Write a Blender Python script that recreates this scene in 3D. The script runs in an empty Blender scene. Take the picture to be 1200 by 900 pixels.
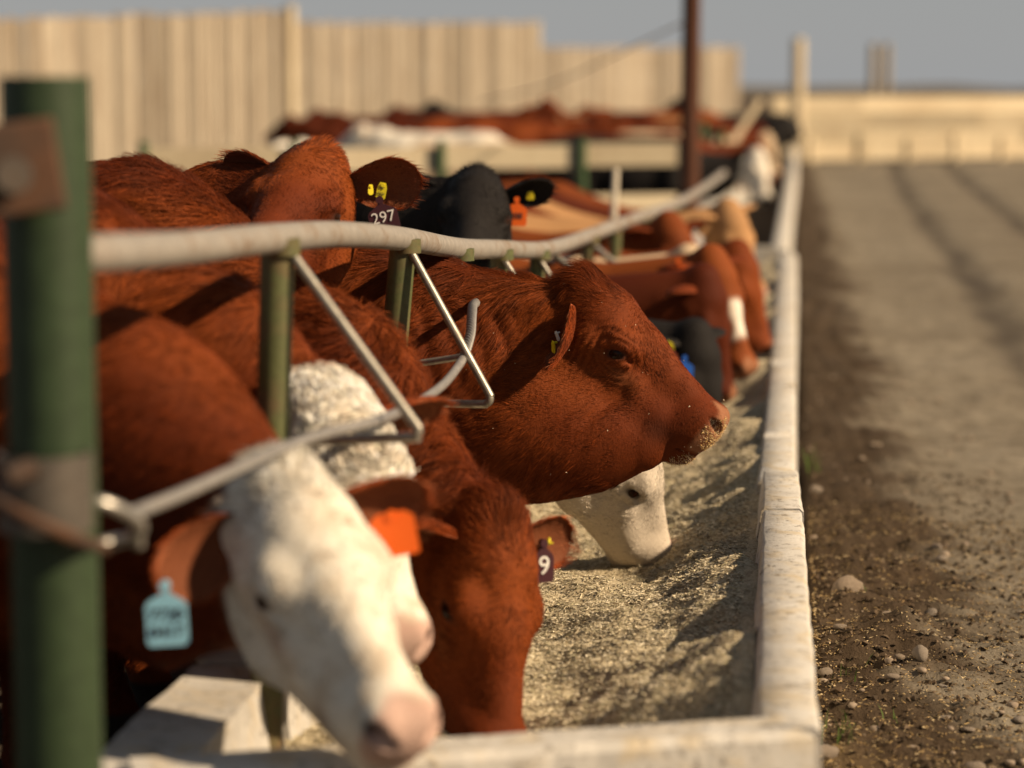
import bpy, math, random
import numpy as np
from mathutils import Vector, Matrix

random.seed(7)
RNG = np.random.default_rng(7)
scn = bpy.context.scene
C = scn.collection
R = math.radians

# ---------------------------------------------------------------- camera, sky, sun, exposure
F_PX, PW, PH = 2900.0, 1200.0, 900.0        # focal length in photo pixels, photo size
VPX, VPY = 925.0, 110.0                     # where the bunk's direction (+Y) meets the horizon
CAM_Z = 1.54
_n = math.sqrt((VPX - PW / 2) ** 2 + (PH / 2 - VPY) ** 2 + F_PX ** 2)
YAW = math.asin((VPX - PW / 2) / _n)
PITCH = math.acos((F_PX / _n) / math.cos(YAW))
cam_d = bpy.data.cameras.new('camera')
cam_d.sensor_width = 36.0
cam_d.lens = F_PX / PW * 36.0
cam_d.clip_start = 0.1
cam_d.clip_end = 6000.0
cam = bpy.data.objects.new('camera', cam_d)
C.objects.link(cam)
cam.location = (0, 0, CAM_Z)
cam.rotation_euler = (R(90) - PITCH, 0, YAW)
cam_d.dof.use_dof = True
cam_d.dof.focus_distance = 6.55
cam_d.dof.aperture_fstop = 1.6
cam_d.dof.aperture_blades = 0
scn.camera = cam

SUN_DIR = Vector((0.97, -0.22, 0.66)).normalized()     # towards the sun: from the right, low in the afternoon
SUN_EL = math.asin(SUN_DIR.z)
world = bpy.data.worlds.new('World')
scn.world = world
world.use_nodes = True
wn, wl = world.node_tree.nodes, world.node_tree.links
bg = wn['Background']
sky = wn.new('ShaderNodeTexSky')
sky.sky_type = 'NISHITA'
sky.sun_disc = False
sky.sun_elevation = SUN_EL
sky.sun_rotation = math.atan2(SUN_DIR.x, SUN_DIR.y)
sky.air_density = 1.6
sky.dust_density = 0.6
sky.ozone_density = 1.0
cloud = wn.new('ShaderNodeMix')                        # an even grey-blue cloud deck veils most of the clear sky
cloud.data_type = 'RGBA'
cloud.inputs[0].default_value = 0.90
deck = wn.new('ShaderNodeValToRGB')                     # palest at the horizon, a heavier grey higher up
wt = wn.new('ShaderNodeTexCoord'); wz = wn.new('ShaderNodeSeparateXYZ')
wl.new(wt.outputs['Generated'], wz.inputs[0]); wl.new(wz.outputs['Z'], deck.inputs[0])
deck.color_ramp.elements[0].position = 0.0; deck.color_ramp.elements[0].color = (0.91, 0.95, 1.0, 1)
deck.color_ramp.elements[1].position = 0.55; deck.color_ramp.elements[1].color = (0.42, 0.45, 0.50, 1)
gain = wn.new('ShaderNodeVectorMath'); gain.operation = 'SCALE'; gain.inputs['Scale'].default_value = 4.0
wl.new(deck.outputs[0], gain.inputs[0]); wl.new(gain.outputs[0], cloud.inputs[7])
wl.new(sky.outputs[0], cloud.inputs[6])
wl.new(cloud.outputs[2], bg.inputs['Color'])
bg.inputs['Strength'].default_value = 0.065
sun_d = bpy.data.lights.new('sun', 'SUN')
sun_d.energy = 5.0
sun_d.angle = R(1.5)
sun_d.color = (1.0, 0.77, 0.51)
sun = bpy.data.objects.new('sun', sun_d)
C.objects.link(sun)
sun.rotation_euler = SUN_DIR.to_track_quat('Z', 'Y').to_euler()
sun.location = (8, -6, 8)
scn.view_settings.view_transform = 'Standard'
scn.view_settings.look = 'None'
scn.view_settings.exposure = 0.48
scn.view_settings.gamma = 1.0
scn.view_settings.use_curve_mapping = False
scn.cycles.use_denoising = True
scn.cycles.max_bounces = 6
scn.cycles.diffuse_bounces = 3
scn.cycles.glossy_bounces = 2
scn.cycles.transmission_bounces = 2
scn.cycles.transparent_max_bounces = 4
scn.cycles.caustics_reflective = False
scn.cycles.caustics_refractive = False
scn.cycles_curves.shape = 'RIBBONS'

# a pixel of the photo gives a direction; the depth comes from what the thing stands on
_MW = Matrix.Rotation(YAW, 3, 'Z') @ Matrix.Rotation(R(90) - PITCH, 3, 'X')
def ray(px, py):
    return _MW @ Vector(((px - PW / 2) / F_PX, (PH / 2 - py) / F_PX, -1.0))
def at_d(px, py, d):                        # point at depth d metres
    return Vector((0, 0, CAM_Z)) + ray(px, py) * d
def at_z(px, py, z):                        # point on the level z
    r = ray(px, py)
    return Vector((0, 0, CAM_Z)) + r * ((z - CAM_Z) / r.z)
def at_y(px, py, y):                        # point at world Y
    r = ray(px, py)
    return Vector((0, 0, CAM_Z)) + r * (y / r.y)
# ---------------------------------------------------------------- helpers: tags, meshes, materials
def tag(o, label=None, cat=None, group=None, kind=None):
    if label: o['label'] = label
    if cat: o['category'] = cat
    if group: o['group'] = group
    if kind: o['kind'] = kind
    return o
def empty(name, loc=(0, 0, 0), rz=0.0):
    o = bpy.data.objects.new(name, None)
    o.empty_display_size = 0.1
    C.objects.link(o)
    o.location = loc
    o.rotation_euler = (0, 0, rz)
    return o
def mesh_data(name, verts, faces, mat=None, smooth=True):
    m = bpy.data.meshes.new(name)
    m.from_pydata([tuple(v) for v in verts], [], [tuple(f) for f in faces])
    m.update()
    if smooth:
        m.polygons.foreach_set('use_smooth', np.ones(len(m.polygons), dtype=bool))
    if mat: m.materials.append(mat)
    return m
def np_mesh(name, V, Q, mat=None, smooth=True):          # V (n,3), Q (m,k) integer faces
    m = bpy.data.meshes.new(name)
    V = np.ascontiguousarray(V, dtype=np.float32); Q = np.ascontiguousarray(Q, dtype=np.int32)
    k = Q.shape[1]
    m.vertices.add(len(V)); m.vertices.foreach_set('co', V.ravel())
    m.loops.add(Q.size); m.loops.foreach_set('vertex_index', Q.ravel())
    m.polygons.add(len(Q))
    m.polygons.foreach_set('loop_start', np.arange(0, Q.size, k, dtype=np.int32))
    m.update(calc_edges=True)
    m.polygons.foreach_set('use_smooth', np.full(len(Q), smooth, dtype=bool))
    m.validate()
    if mat: m.materials.append(mat)
    return m
def link(name, data, parent=None):
    o = bpy.data.objects.new(name, data)
    C.objects.link(o)
    if parent: o.parent = parent
    return o
def set_color(m, col, name='Col'):                       # col (n,3) linear
    a = m.color_attributes.new(name, 'FLOAT_COLOR', 'POINT')
    c = np.ones((len(m.vertices), 4), dtype=np.float32); c[:, :3] = col
    a.data.foreach_set('color', c.ravel())

class MB:                                                # collects shapes into one mesh
    def __init__(s): s.v, s.f = [], []
    def add(s, v, f):
        n = len(s.v); s.v += [tuple(p) for p in v]; s.f += [tuple(i + n for i in q) for q in f]; return s
    def box(s, lo, hi, M=None):
        x0, y0, z0 = lo; x1, y1, z1 = hi
        v = [Vector(p) for p in ((x0,y0,z0),(x1,y0,z0),(x1,y1,z0),(x0,y1,z0),(x0,y0,z1),(x1,y0,z1),(x1,y1,z1),(x0,y1,z1))]
        if M: v = [M @ p for p in v]
        return s.add(v, [(0,3,2,1),(4,5,6,7),(0,1,5,4),(1,2,6,5),(2,3,7,6),(3,0,4,7)])
    def tube(s, pts, rad, seg=12, cap=True, lobes=0, twist=0.0, lobe_amp=0.0):
        pts = [Vector(p) for p in pts]; n = len(pts)
        if not hasattr(rad, '__len__'): rad = [rad] * n
        T = []
        for i in range(n):
            a = pts[max(i - 1, 0)]; b = pts[min(i + 1, n - 1)]
            T.append((b - a).normalized())
        u = T[0].orthogonal().normalized(); V = []; L = 0.0
        for i in range(n):
            u = (u - T[i] * u.dot(T[i])).normalized(); w = T[i].cross(u)
            if i: L += (pts[i] - pts[i - 1]).length
            for k in range(seg):
                a = 2 * math.pi * k / seg
                r = rad[i] * (1 + (lobe_amp * abs(math.cos(lobes * 0.5 * (a + twist * L))) if lobes else 0))
                V.append(pts[i] + (u * math.cos(a) + w * math.sin(a)) * r)
        F = [(i * seg + k, i * seg + (k + 1) % seg, (i + 1) * seg + (k + 1) % seg, (i + 1) * seg + k) for i in range(n - 1) for k in range(seg)]
        if cap:
            F.append(tuple(range(seg - 1, -1, -1))); F.append(tuple((n - 1) * seg + k for k in range(seg)))
        return s.add(V, F)
    def data(s, name, mat, smooth=False, bevel=0.0, auto=True):
        m = mesh_data(name, s.v, s.f, mat, smooth)
        if smooth and auto: 
            try: m.set_sharp_from_angle(angle=R(40))
            except Exception: pass
        return m
    def build(s, name, mat, parent=None, smooth=False, bevel=0.0):
        o = link(name, s.data(name, mat, smooth), parent)
        if bevel:
            b = o.modifiers.new('bevel', 'BEVEL'); b.width = bevel; b.segments = 2; b.limit_method = 'ANGLE'; b.angle_limit = R(40)
        return o
def smooth_path(pts, n=8):                               # Catmull-Rom through the points
    P = [Vector(p) for p in pts]; P = [P[0] * 2 - P[1]] + P + [P[-1] * 2 - P[-2]]; out = []
    for i in range(1, len(P) - 2):
        for k in range(n):
            t = k / n; a, b, c, d = P[i - 1], P[i], P[i + 1], P[i + 2]
            out.append(0.5 * ((2 * b) + (c - a) * t + (2 * a - 5 * b + 4 * c - d) * t * t + (3 * b - a - 3 * c + d) * t ** 3))
    out.append(P[-2]); return out

class NT:                                                # tiny node-tree writer
    def __init__(s, name, rough=0.8, spec=0.3):
        s.m = bpy.data.materials.new(name); s.m.use_nodes = True
        s.t = s.m.node_tree; s.b = s.t.nodes['Principled BSDF']
        s.b.inputs['Roughness'].default_value = rough
        s.b.inputs['Specular IOR Level'].default_value = spec
    def n(s, kind, **kw):
        o = s.t.nodes.new('ShaderNode' + kind)
        for k, v in kw.items():
            if k in o.inputs.keys() if isinstance(k, str) else False: o.inputs[k].default_value = v
            else: setattr(o, k, v)
        return o
    def l(s, a, b): s.t.links.new(a, b); return s
    def coord(s, kind='Object', scale=(1, 1, 1), src=None):
        mp = s.n('Mapping'); mp.inputs['Scale'].default_value = scale
        if src is None: src = s.n('TexCoord').outputs[kind]
        s.l(src, mp.inputs['Vector']); return mp.outputs[0]
    def noise(s, vec, scale, detail=4, rough=0.55, dist=0.0):
        o = s.n('TexNoise'); o.inputs['Scale'].default_value = scale; o.inputs['Detail'].default_value = detail
        o.inputs['Roughness'].default_value = rough; o.inputs['Distortion'].default_value = dist
        s.l(vec, o.inputs['Vector']); return o.outputs['Fac']
    def ramp(s, fac, stops):
        o = s.n('ValToRGB'); e = o.color_ramp.elements
        while len(e) < len(stops): e.new(0.5)
        for q, (p, c) in zip(e, stops):
            q.position = p; q.color = (*c, 1) if len(c) == 3 else c
        s.l(fac, o.inputs[0]); return o.outputs[0]
    def mix(s, fac, a, b, mode='MIX'):
        o = s.n('Mix', data_type='RGBA', blend_type=mode)
        for v, i in ((fac, 0), (a, 6), (b, 7)):
            if hasattr(v, 'links'): s.l(v, o.inputs[i])
            else: o.inputs[i].default_value = v if i == 0 else (*v, 1)
        return o.outputs[2]
    def color(s, out):
        if hasattr(out, 'links'): s.l(out, s.b.inputs['Base Color'])
        else: s.b.inputs['Base Color'].default_value = (*out, 1)
        return s
    def bump(s, h, strength=0.4, dist=0.01):
        o = s.n('Bump'); o.inputs['Strength'].default_value = strength; o.inputs['Distance'].default_value = dist
        s.l(h, o.inputs['Height']); s.l(o.outputs[0], s.b.inputs['Normal']); return s

# ---------------------------------------------------------------- helpers: soft bodies from distance fields
def axis(segs, lo, hi):
    """graded axis: segs = [(a, b, step)] fine zones, coarse step elsewhere (0-th entry of segs is the coarse step)"""
    coarse, zones = segs
    xs = [lo]
    while xs[-1] < hi:
        x = xs[-1]; st = coarse
        for a, b, h in zones:
            g = max(a - x, x - b, 0.0)
            st = min(st, h + 0.22 * g)
        xs.append(x + st)
    return np.array(xs, dtype=np.float32)
class Field:
    def __init__(s, xs, ys, zs):
        s.ax = (xs, ys, zs); s.D = np.full((len(xs), len(ys), len(zs)), 0.5, dtype=np.float32)
        s.Rm, s.t = np.eye(3, dtype=np.float32), np.zeros(3, dtype=np.float32); s.sc = 1.0
    def frame(s, Rm=None, t=None, sc=1.0):               # local = Rm^T (p - t) / sc
        s.Rm = np.eye(3, dtype=np.float32) if Rm is None else np.array(Rm, dtype=np.float32)
        s.t = np.zeros(3, dtype=np.float32) if t is None else np.array(t, dtype=np.float32); s.sc = sc
    def to_w(s, p): return s.Rm @ (np.array(p, dtype=np.float32) * s.sc) + s.t
    def sub(s, pts, r):
        W = np.array([s.to_w(p) for p in pts]); lo = W.min(0) - r * s.sc; hi = W.max(0) + r * s.sc
        sl = []
        for i in range(3):
            a = np.searchsorted(s.ax[i], lo[i]); b = np.searchsorted(s.ax[i], hi[i])
            if b <= a: return None, None
            sl.append(slice(a, b))
        sl = tuple(sl)
        X, Y, Z = np.meshgrid(s.ax[0][sl[0]] - s.t[0], s.ax[1][sl[1]] - s.t[1], s.ax[2][sl[2]] - s.t[2], indexing='ij')
        M = s.Rm / s.sc
        return sl, (X * M[0, 0] + Y * M[1, 0] + Z * M[2, 0], X * M[0, 1] + Y * M[1, 1] + Z * M[2, 1], X * M[0, 2] + Y * M[1, 2] + Z * M[2, 2])
    def put(s, sl, d, k, op):
        d = d * s.sc; k = max(k * s.sc, 1e-5); A = s.D[sl]
        if op == '+':
            h = np.maximum(k - np.abs(A - d), 0) / k
            s.D[sl] = np.minimum(A, d) - h * h * k * 0.25
        else:
            d = -d; h = np.maximum(k - np.abs(A - d), 0) / k
            s.D[sl] = np.maximum(A, d) + h * h * k * 0.25
    def cone(s, a, b, r1, r2, k=0.03, op='+', sq=(1, 1, 1)):   # tapered limb, sq squashes its section
        m = max(r1, r2) * max(sq) + k + 0.05
        sl, P = s.sub([a, b], m)
        if sl is None: return
        a = np.array(a, dtype=np.float32) / np.array(sq, dtype=np.float32); b = np.array(b, dtype=np.float32) / np.array(sq, dtype=np.float32)
        x, y, z = P[0] / sq[0] - a[0], P[1] / sq[1] - a[1], P[2] / sq[2] - a[2]
        ba = b - a; t = np.clip((x * ba[0] + y * ba[1] + z * ba[2]) / max(float(ba @ ba), 1e-9), 0, 1)
        d = np.sqrt((x - t * ba[0]) ** 2 + (y - t * ba[1]) ** 2 + (z - t * ba[2]) ** 2) - (r1 + (r2 - r1) * t)
        s.put(sl, d * min(sq), k, op)
    def ell(s, c, r, k=0.03, op='+', rot=None):               # ellipsoid, rot = 3x3 columns
        m = max(r) + k + 0.05
        sl, P = s.sub([c], m)
        if sl is None: return
        x, y, z = P[0] - c[0], P[1] - c[1], P[2] - c[2]
        if rot is not None:
            q = np.array(rot, dtype=np.float32)
            x, y, z = (x * q[0, 0] + y * q[1, 0] + z * q[2, 0], x * q[0, 1] + y * q[1, 1] + z * q[2, 1], x * q[0, 2] + y * q[1, 2] + z * q[2, 2])
        k0 = np.sqrt((x / r[0]) ** 2 + (y / r[1]) ** 2 + (z / r[2]) ** 2)
        k1 = np.sqrt((x / r[0] ** 2) ** 2 + (y / r[1] ** 2) ** 2 + (z / r[2] ** 2) ** 2)
        s.put(sl, k0 * (k0 - 1) / np.maximum(k1, 1e-4), k, op)
    def surface(s):                                            # naive surface nets on the graded grid
        D = s.D; I = D < 0
        nx, ny, nz = D.shape
        cs = np.zeros((nx - 1, ny - 1, nz - 1), dtype=np.int8)
        for dx in (0, 1):
            for dy in (0, 1):
                for dz in (0, 1): cs += I[dx:nx - 1 + dx, dy:ny - 1 + dy, dz:nz - 1 + dz]
        cell = np.argwhere((cs > 0) & (cs < 8))
        idx = np.full(cs.shape, -1, dtype=np.int64); idx[tuple(cell.T)] = np.arange(len(cell))
        acc = np.zeros((len(cell), 3)); cnt = np.zeros(len(cell))
        co = [(0,0,0),(1,0,0),(0,1,0),(1,1,0),(0,0,1),(1,0,1),(0,1,1),(1,1,1)]
        val = [D[tuple((cell + np.array(c)).T)].astype(np.float64) for c in co]
        pos = [np.stack([s.ax[i][cell[:, i] + c[i]] for i in range(3)], 1).astype(np.float64) for c in co]
        for a, b in ((0,1),(2,3),(4,5),(6,7),(0,2),(1,3),(4,6),(5,7),(0,4),(1,5),(2,6),(3,7)):
            m = (val[a] < 0) != (val[b] < 0)
            t = (val[a] / np.where(np.abs(val[a] - val[b]) < 1e-12, 1, val[a] - val[b]))[m][:, None]
            acc[m] += pos[a][m] * (1 - t) + pos[b][m] * t; cnt[m] += 1
        V = acc / cnt[:, None]
        Q = []
        for ax in range(3):
            u, v = (ax + 1) % 3, (ax + 2) % 3
            sl0 = [slice(1, -1)] * 3; sl0[ax] = slice(0, -1); sl1 = [slice(1, -1)] * 3; sl1[ax] = slice(1, None)
            a, b = I[tuple(sl0)], I[tuple(sl1)]
            for flip, m in ((False, a & ~b), (True, ~a & b)):
                e = np.argwhere(m)
                off = np.ones(3, dtype=int); off[ax] = 0; e = e + off
                q = []
                for du, dv in ((-1, -1), (0, -1), (0, 0), (-1, 0)):
                    c = e.copy(); c[:, u] += du; c[:, v] += dv
                    q.append(idx[tuple(c.T)])
                q = np.stack(q, 1)
                Q.append(q[:, ::-1] if flip else q)
        Q = np.concatenate(Q); Q = Q[(Q >= 0).all(1)]
        return V, Q
def relax(V, Q, it=2, f=0.5):
    n = len(V); e = np.concatenate([np.stack([Q[:, i], Q[:, (i + 1) % 4]], 1) for i in range(4)])
    for _ in range(it):
        for w in (f, -f * 1.04):
            S = np.zeros_like(V); c = np.zeros(n)
            for k in range(3):
                S[:, k] = np.bincount(e[:, 0], V[e[:, 1], k], n) + np.bincount(e[:, 1], V[e[:, 0], k], n)
            c = np.bincount(e[:, 0], minlength=n) + np.bincount(e[:, 1], minlength=n)
            V = V + w * (S / np.maximum(c, 1)[:, None] - V)
    return V
def wob(P, f, seed=0):                                         # cheap smooth 3D noise, roughly -1..1
    r = np.random.default_rng(seed); o = np.zeros(len(P))
    for i in range(5):
        k = r.normal(size=3); k *= f * (0.6 + 0.9 * r.random()) / np.linalg.norm(k) * 6.283
        o += np.sin(P @ k + r.random() * 6.283)
    return o / 3.0
def norm(a): return a / np.maximum(np.linalg.norm(a, axis=-1, keepdims=True), 1e-9)
def sstep(a, b, x):
    t = np.clip((x - a) / (b - a), 0, 1); return t * t * (3 - 2 * t)
# ---------------------------------------------------------------- cattle
EYE = (0.185, 0.108, -0.075)                             # the eye in the head's own frame; poll at 0, nose at 0.53
def head_field(F, big, dp=0.5):
    """skull, jaw, muzzle, eye sockets and nostrils in the head's frame: x to the nose, z to the forehead; dp = depth of the jaw"""
    F.ell((0.075, 0, -0.080), (0.125, 0.100, 0.118), 0.03)              # cranium
    F.ell((-0.008, 0, -0.024), (0.060, 0.066, 0.062), 0.045)            # poll
    F.cone((0.10, 0, -0.048), (0.22, 0, -0.064), 0.094, 0.080, 0.04)    # forehead
    F.cone((0.22, 0, -0.078), (0.43, 0, -0.095), 0.080, 0.064, 0.05, sq=(1, 0.86, 1))   # nose bridge
    F.cone((0.20, 0, -0.030), (0.45, 0, -0.062), 0.040, 0.034, 0.03)
    for s in (-1, 1):
        F.ell((0.175, s * 0.084, -0.042), (0.056, 0.036, 0.034), 0.035)     # brow over the eye
        F.cone((0.10, s * 0.086, -0.100), (0.26, s * 0.070, -0.114), 0.030, 0.024, 0.035)  # cheek bone under the eye
        F.ell((0.125, s * 0.060, -0.175 - 0.018 * dp), (0.118, 0.050, 0.105 + 0.022 * dp), 0.04)      # masseter
        F.cone((0.05, s * 0.052, -0.200 - 0.025 * dp), (0.17, s * 0.048, -0.226 - 0.030 * dp), 0.060, 0.050, 0.04)  # jaw angle
        F.cone((0.17, s * 0.048, -0.222 - 0.030 * dp), (0.460, s * 0.018, -0.172 - 0.028 * dp), 0.050, 0.033, 0.04)  # mandible
        F.cone((0.26, s * 0.040, -0.142 - 0.015 * dp), (0.42, s * 0.038, -0.132 - 0.018 * dp), 0.054, 0.044, 0.05)  # cheek
        F.ell((0.470, s * (0.030 + 0.010 * dp), -0.098 - 0.016 * dp), (0.062, 0.040 + 0.011 * dp, 0.056 + 0.023 * dp), 0.03)      # muzzle pad
        F.ell((0.504, s * (0.036 + 0.006 * dp), -0.064), (0.031, 0.029, 0.034), 0.025)     # nostril wing
    F.ell((0.494, 0, -0.092 - 0.014 * dp), (0.048, 0.052 + 0.010 * dp, 0.058 + 0.018 * dp), 0.03)
    F.ell((0.478, 0, -0.174 - 0.022 * dp), (0.046, 0.048, 0.034), 0.030)           # chin
    mz = -0.150 - 0.022 * dp
    for s in (-1, 1):
        F.cone((0.540, 0, mz), (0.520, s * 0.045, mz), 0.0040, 0.0040, 0.006, '-')  # mouth
        F.cone((0.515, s * 0.060, mz), (0.450, s * 0.078, mz - 0.006), 0.0050, 0.002, 0.008, '-')
        F.cone((0.540, s * (0.036 + 0.008 * dp), -0.078), (0.520, s * (0.052 + 0.010 * dp), -0.060), 0.0095, 0.0135, 0.008, '-')    # nostril
        F.cone((0.520, s * (0.052 + 0.010 * dp), -0.060), (0.494, s * (0.069 + 0.010 * dp), -0.052), 0.0130, 0.0055, 0.008, '-')
        F.ell((0.187, s * 0.122, -0.076), (0.034, 0.014, 0.024), 0.016, '-')                        # socket
        F.ell((0.185, s * 0.0970, -0.075), (0.0320, 0.0275, 0.0275), 0.008)                         # lids round the eyeball
        if big:
            F.cone((0.143, s * 0.112, -0.070), (0.200, s * 0.111, -0.040), 0.0075, 0.0065, 0.012)       # upper lid fold
            F.cone((0.178, s * 0.110, -0.104), (0.232, s * 0.103, -0.082), 0.0055, 0.0045, 0.012)       # lower lid
        F.cone((0.160, s * 0.127, -0.090), (0.213, s * 0.126, -0.062), 0.0070, 0.0055, 0.004, '-')  # the almond opening
        F.cone((0.176, s * 0.130, -0.080), (0.196, s * 0.130, -0.069), 0.0185, 0.0175, 0.004, '-')
        F.cone((0.213, s * 0.122, -0.062), (0.232, s * 0.112, -0.066), 0.0035, 0.0020, 0.006, '-')  # tear corner

def ear_mesh(base, d, cup, L=0.19, W=0.060, roll=0.55, nu=18, nv=14, th=0.006):
    """leaf-shaped cupped ear from base along d, hollow side towards cup (head frame)"""
    d = Vector(d).normalized(); c = Vector(cup); c = (c - d * c.dot(d)).normalized(); w = d.cross(c)
    V, F, U = [], [], []
    for sheet in (0, 1):
        for i in range(nu + 1):
            u = i / nu
            hw = W * (0.42 + 0.58 * math.sin(min(u / 0.55, 1) * math.pi / 2)) if u < 0.55 else W * math.sqrt(max(1 - ((u - 0.55) / 0.455) ** 2, 0.0))
            curl = roll * (1.9 - 1.25 * u)                                # tighter tube near the head
            for j in range(nv + 1):
                v = 2 * j / nv - 1; a = v * curl * 1.35
                rr = hw / max(curl * 1.1, 0.2)
                off = rr * (1 - math.cos(a)); lat = rr * math.sin(a)
                t = th * (1 - abs(v) ** 4) * (1 - u ** 6) if sheet == 0 else 0.0
                tt = t if sheet == 0 else -0.0
                p = Vector(base) + d * (L * u - 0.02 * u * u * L) + w * lat + c * (off - 0.015 * math.sin(u * 3.0)) - c * (th * 1.4 * (1 - abs(v) ** 4) * (1 - u ** 6) if sheet else 0)
                V.append(p); U.append((u, v, sheet))
    n1 = (nu + 1) * (nv + 1)
    for i in range(nu):
        for j in range(nv):
            q = (i * (nv + 1) + j, i * (nv + 1) + j + 1, (i + 1) * (nv + 1) + j + 1, (i + 1) * (nv + 1) + j)
            F.append(q[::-1]); F.append(tuple(k + n1 for k in q))
    return np.array([tuple(v) for v in V]), np.array(F), np.array(U)

def basis(xa, up, roll=0.0):                              # columns: x along xa, z near up
    x = Vector(xa).normalized(); u = Vector(up); z = (u - x * u.dot(x)).normalized(); y = z.cross(x)
    M = Matrix((x, y, z)).transposed()
    return np.array(M @ Matrix.Rotation(roll, 3, 'X'))

def cow_shape(pose, fine):
    """pose (all in the cow's frame, x ahead, y left, z up, origin on the ground under the withers):
    eye (a point; with eye_side that eye, else the middle between both), dir (poll to nose), up, roll, scale; fine = (head step, neck step, body step)"""
    sc = pose.get('scale', 1.0)
    Rh = basis(pose['dir'], pose.get('up', (0, 0, 1)), pose.get('roll', 0.0))
    P = np.array(pose['eye'], float) - Rh @ (np.array(EYE) * (1, pose.get('eye_side', 0), 1) * sc)
    bs = pose.get('body', 1.0)
    hw = lambda p: Rh @ (np.array(p) * sc) + P
    corners = np.array([hw((x, y, z)) for x in (-0.06, 0.54) for y in (-0.13, 0.13) for z in (-0.32, 0.06)])
    lo, hi = corners.min(0), corners.max(0)
    hs, ns, bst = fine
    zones = [[(lo[i] - 0.01, hi[i] + 0.01, hs)] for i in range(3)]
    if pose.get('eye_fine'):
        ec = hw((0.185, pose['eye_fine'] * 0.105, -0.075))
        for i in range(3): zones[i].append((ec[i] - 0.030, ec[i] + 0.030, 0.0026))
    nlo = np.minimum(lo, (0.0, -0.16, 0.55)); nhi = np.maximum(hi, (0.2, 0.16, 1.2))
    for i in range(3): zones[i].append((nlo[i], nhi[i], ns))
    full = pose.get('full', True)
    bx0 = -1.75 * bs if full else -0.75
    xs = axis((bst, zones[0]), bx0, max(hi[0], 0.35) + 0.08)
    ys = axis((bst, zones[1]), min(lo[1], -0.40 * bs) - 0.06, max(hi[1], 0.40 * bs) + 0.06)
    zs = axis((bst, zones[2]), -0.05, max(hi[2], 1.40 * bs) + 0.09)
    F = Field(xs, ys, zs)
    F.frame(None, None, bs)
    # trunk
    sq = (1, 0.74, 1)
    F.cone((0.02, 0, 0.90), (-0.42, 0, 0.86), 0.345, 0.385, 0.10, sq=sq)
    F.cone((-0.42, 0, 0.86), (-0.95, 0, 0.90), 0.385, 0.350, 0.10, sq=sq)
    F.cone((-0.95, 0, 0.98), (-1.28, 0, 1.00), 0.30, 0.24, 0.10, sq=(1, 0.86, 1))
    F.cone((0.02, 0, 1.19), (-0.25, 0, 1.17), 0.085, 0.09, 0.12)           # withers
    F.cone((-0.25, 0, 1.19), (-1.25, 0, 1.23), 0.07, 0.07, 0.12)           # topline
    F.ell((0.14, 0, 0.66), (0.19, 0.15, 0.20), 0.12)                       # brisket
    for s in (-1, 1):
        F.cone((0.06, s * 0.17, 0.98), (0.10, s * 0.19, 0.72), 0.13, 0.12, 0.09)      # shoulder
        if full or s:
            F.cone((0.06, s * 0.18, 0.74), (-0.04, s * 0.17, 0.56), 0.11, 0.085, 0.08)
            F.cone((-0.04, s * 0.17, 0.56), (0.0, s * 0.155, 0.36), 0.078, 0.050, 0.05)
            F.ell((0.0, s * 0.155, 0.35), (0.052, 0.048, 0.06), 0.03)
            F.cone((0.0, s * 0.155, 0.34), (0.0, s * 0.15, 0.13), 0.043, 0.036, 0.03)
            F.cone((0.0, s * 0.15, 0.12), (0.035, s * 0.15, 0.035), 0.043, 0.052, 0.02)
        if full:
            F.ell((-1.10, s * 0.20, 1.12), (0.10, 0.08, 0.08), 0.10)                      # hip bone
            F.cone((-1.22, s * 0.15, 0.98), (-1.02, s * 0.19, 0.72), 0.19, 0.14, 0.10)    # thigh
            F.cone((-1.02, s * 0.19, 0.72), (-1.30, s * 0.16, 0.46), 0.125, 0.06, 0.08)
            F.ell((-1.33, s * 0.16, 0.45), (0.05, 0.04, 0.07), 0.03)
            F.cone((-1.31, s * 0.16, 0.45), (-1.26, s * 0.155, 0.13), 0.048, 0.038, 0.03)
            F.cone((-1.26, s * 0.155, 0.12), (-1.22, s * 0.155, 0.035), 0.044, 0.052, 0.02)
    if full:                                                               # tail
        F.cone((-1.45, 0, 1.16), (-1.53, 0, 0.95), 0.038, 0.026, 0.05)
        F.cone((-1.53, 0, 0.95), (-1.54, 0, 0.50), 0.024, 0.018, 0.03)
        F.ell((-1.54, 0, 0.42), (0.035, 0.035, 0.12), 0.03)
    # neck
    F.frame()
    b0, b1 = np.array((0.06, 0, 1.02)) * bs, np.array((0.16, 0, 0.86)) * bs
    h0, h1 = hw((0.045, 0, -0.085)), hw((0.09, 0, -0.155))
    nw = pose.get('neck', 1.0)
    mid = (b0 * 0.45 + h0 * 0.55) + np.array(pose.get('arch', (0, 0, 0.03)))
    mid1 = (b1 * 0.45 + h1 * 0.55) + np.array(pose.get('arch', (0, 0, 0.03)))
    sqn = (1, 0.78, 1)
    F.cone(b0, mid, 0.215 * nw, 0.145 * nw, 0.10, sq=sqn); F.cone(mid, h0, 0.145 * nw, 0.098 * sc, 0.08, sq=sqn)
    F.cone(b1, mid1, 0.230 * nw, 0.155 * nw, 0.10, sq=sqn); F.cone(mid1, h1, 0.155 * nw, 0.092 * sc, 0.07, sq=sqn)
    th = hw((0.11, 0, -0.235)); dl = (th + np.array((0.22, 0, 0.58)) * bs) / 2 + np.array((0, 0, -0.05))
    for (a_, b_, r1_, r2_) in pose.get('flesh', ()): F.cone(a_, b_, r1_, r2_, 0.07, sq=(1, 0.62, 1))
    F.cone(th, dl, 0.035, 0.050, 0.10); F.cone(dl, np.array((0.24, 0, 0.56)) * bs, 0.050, 0.07, 0.10)   # dewlap
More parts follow.
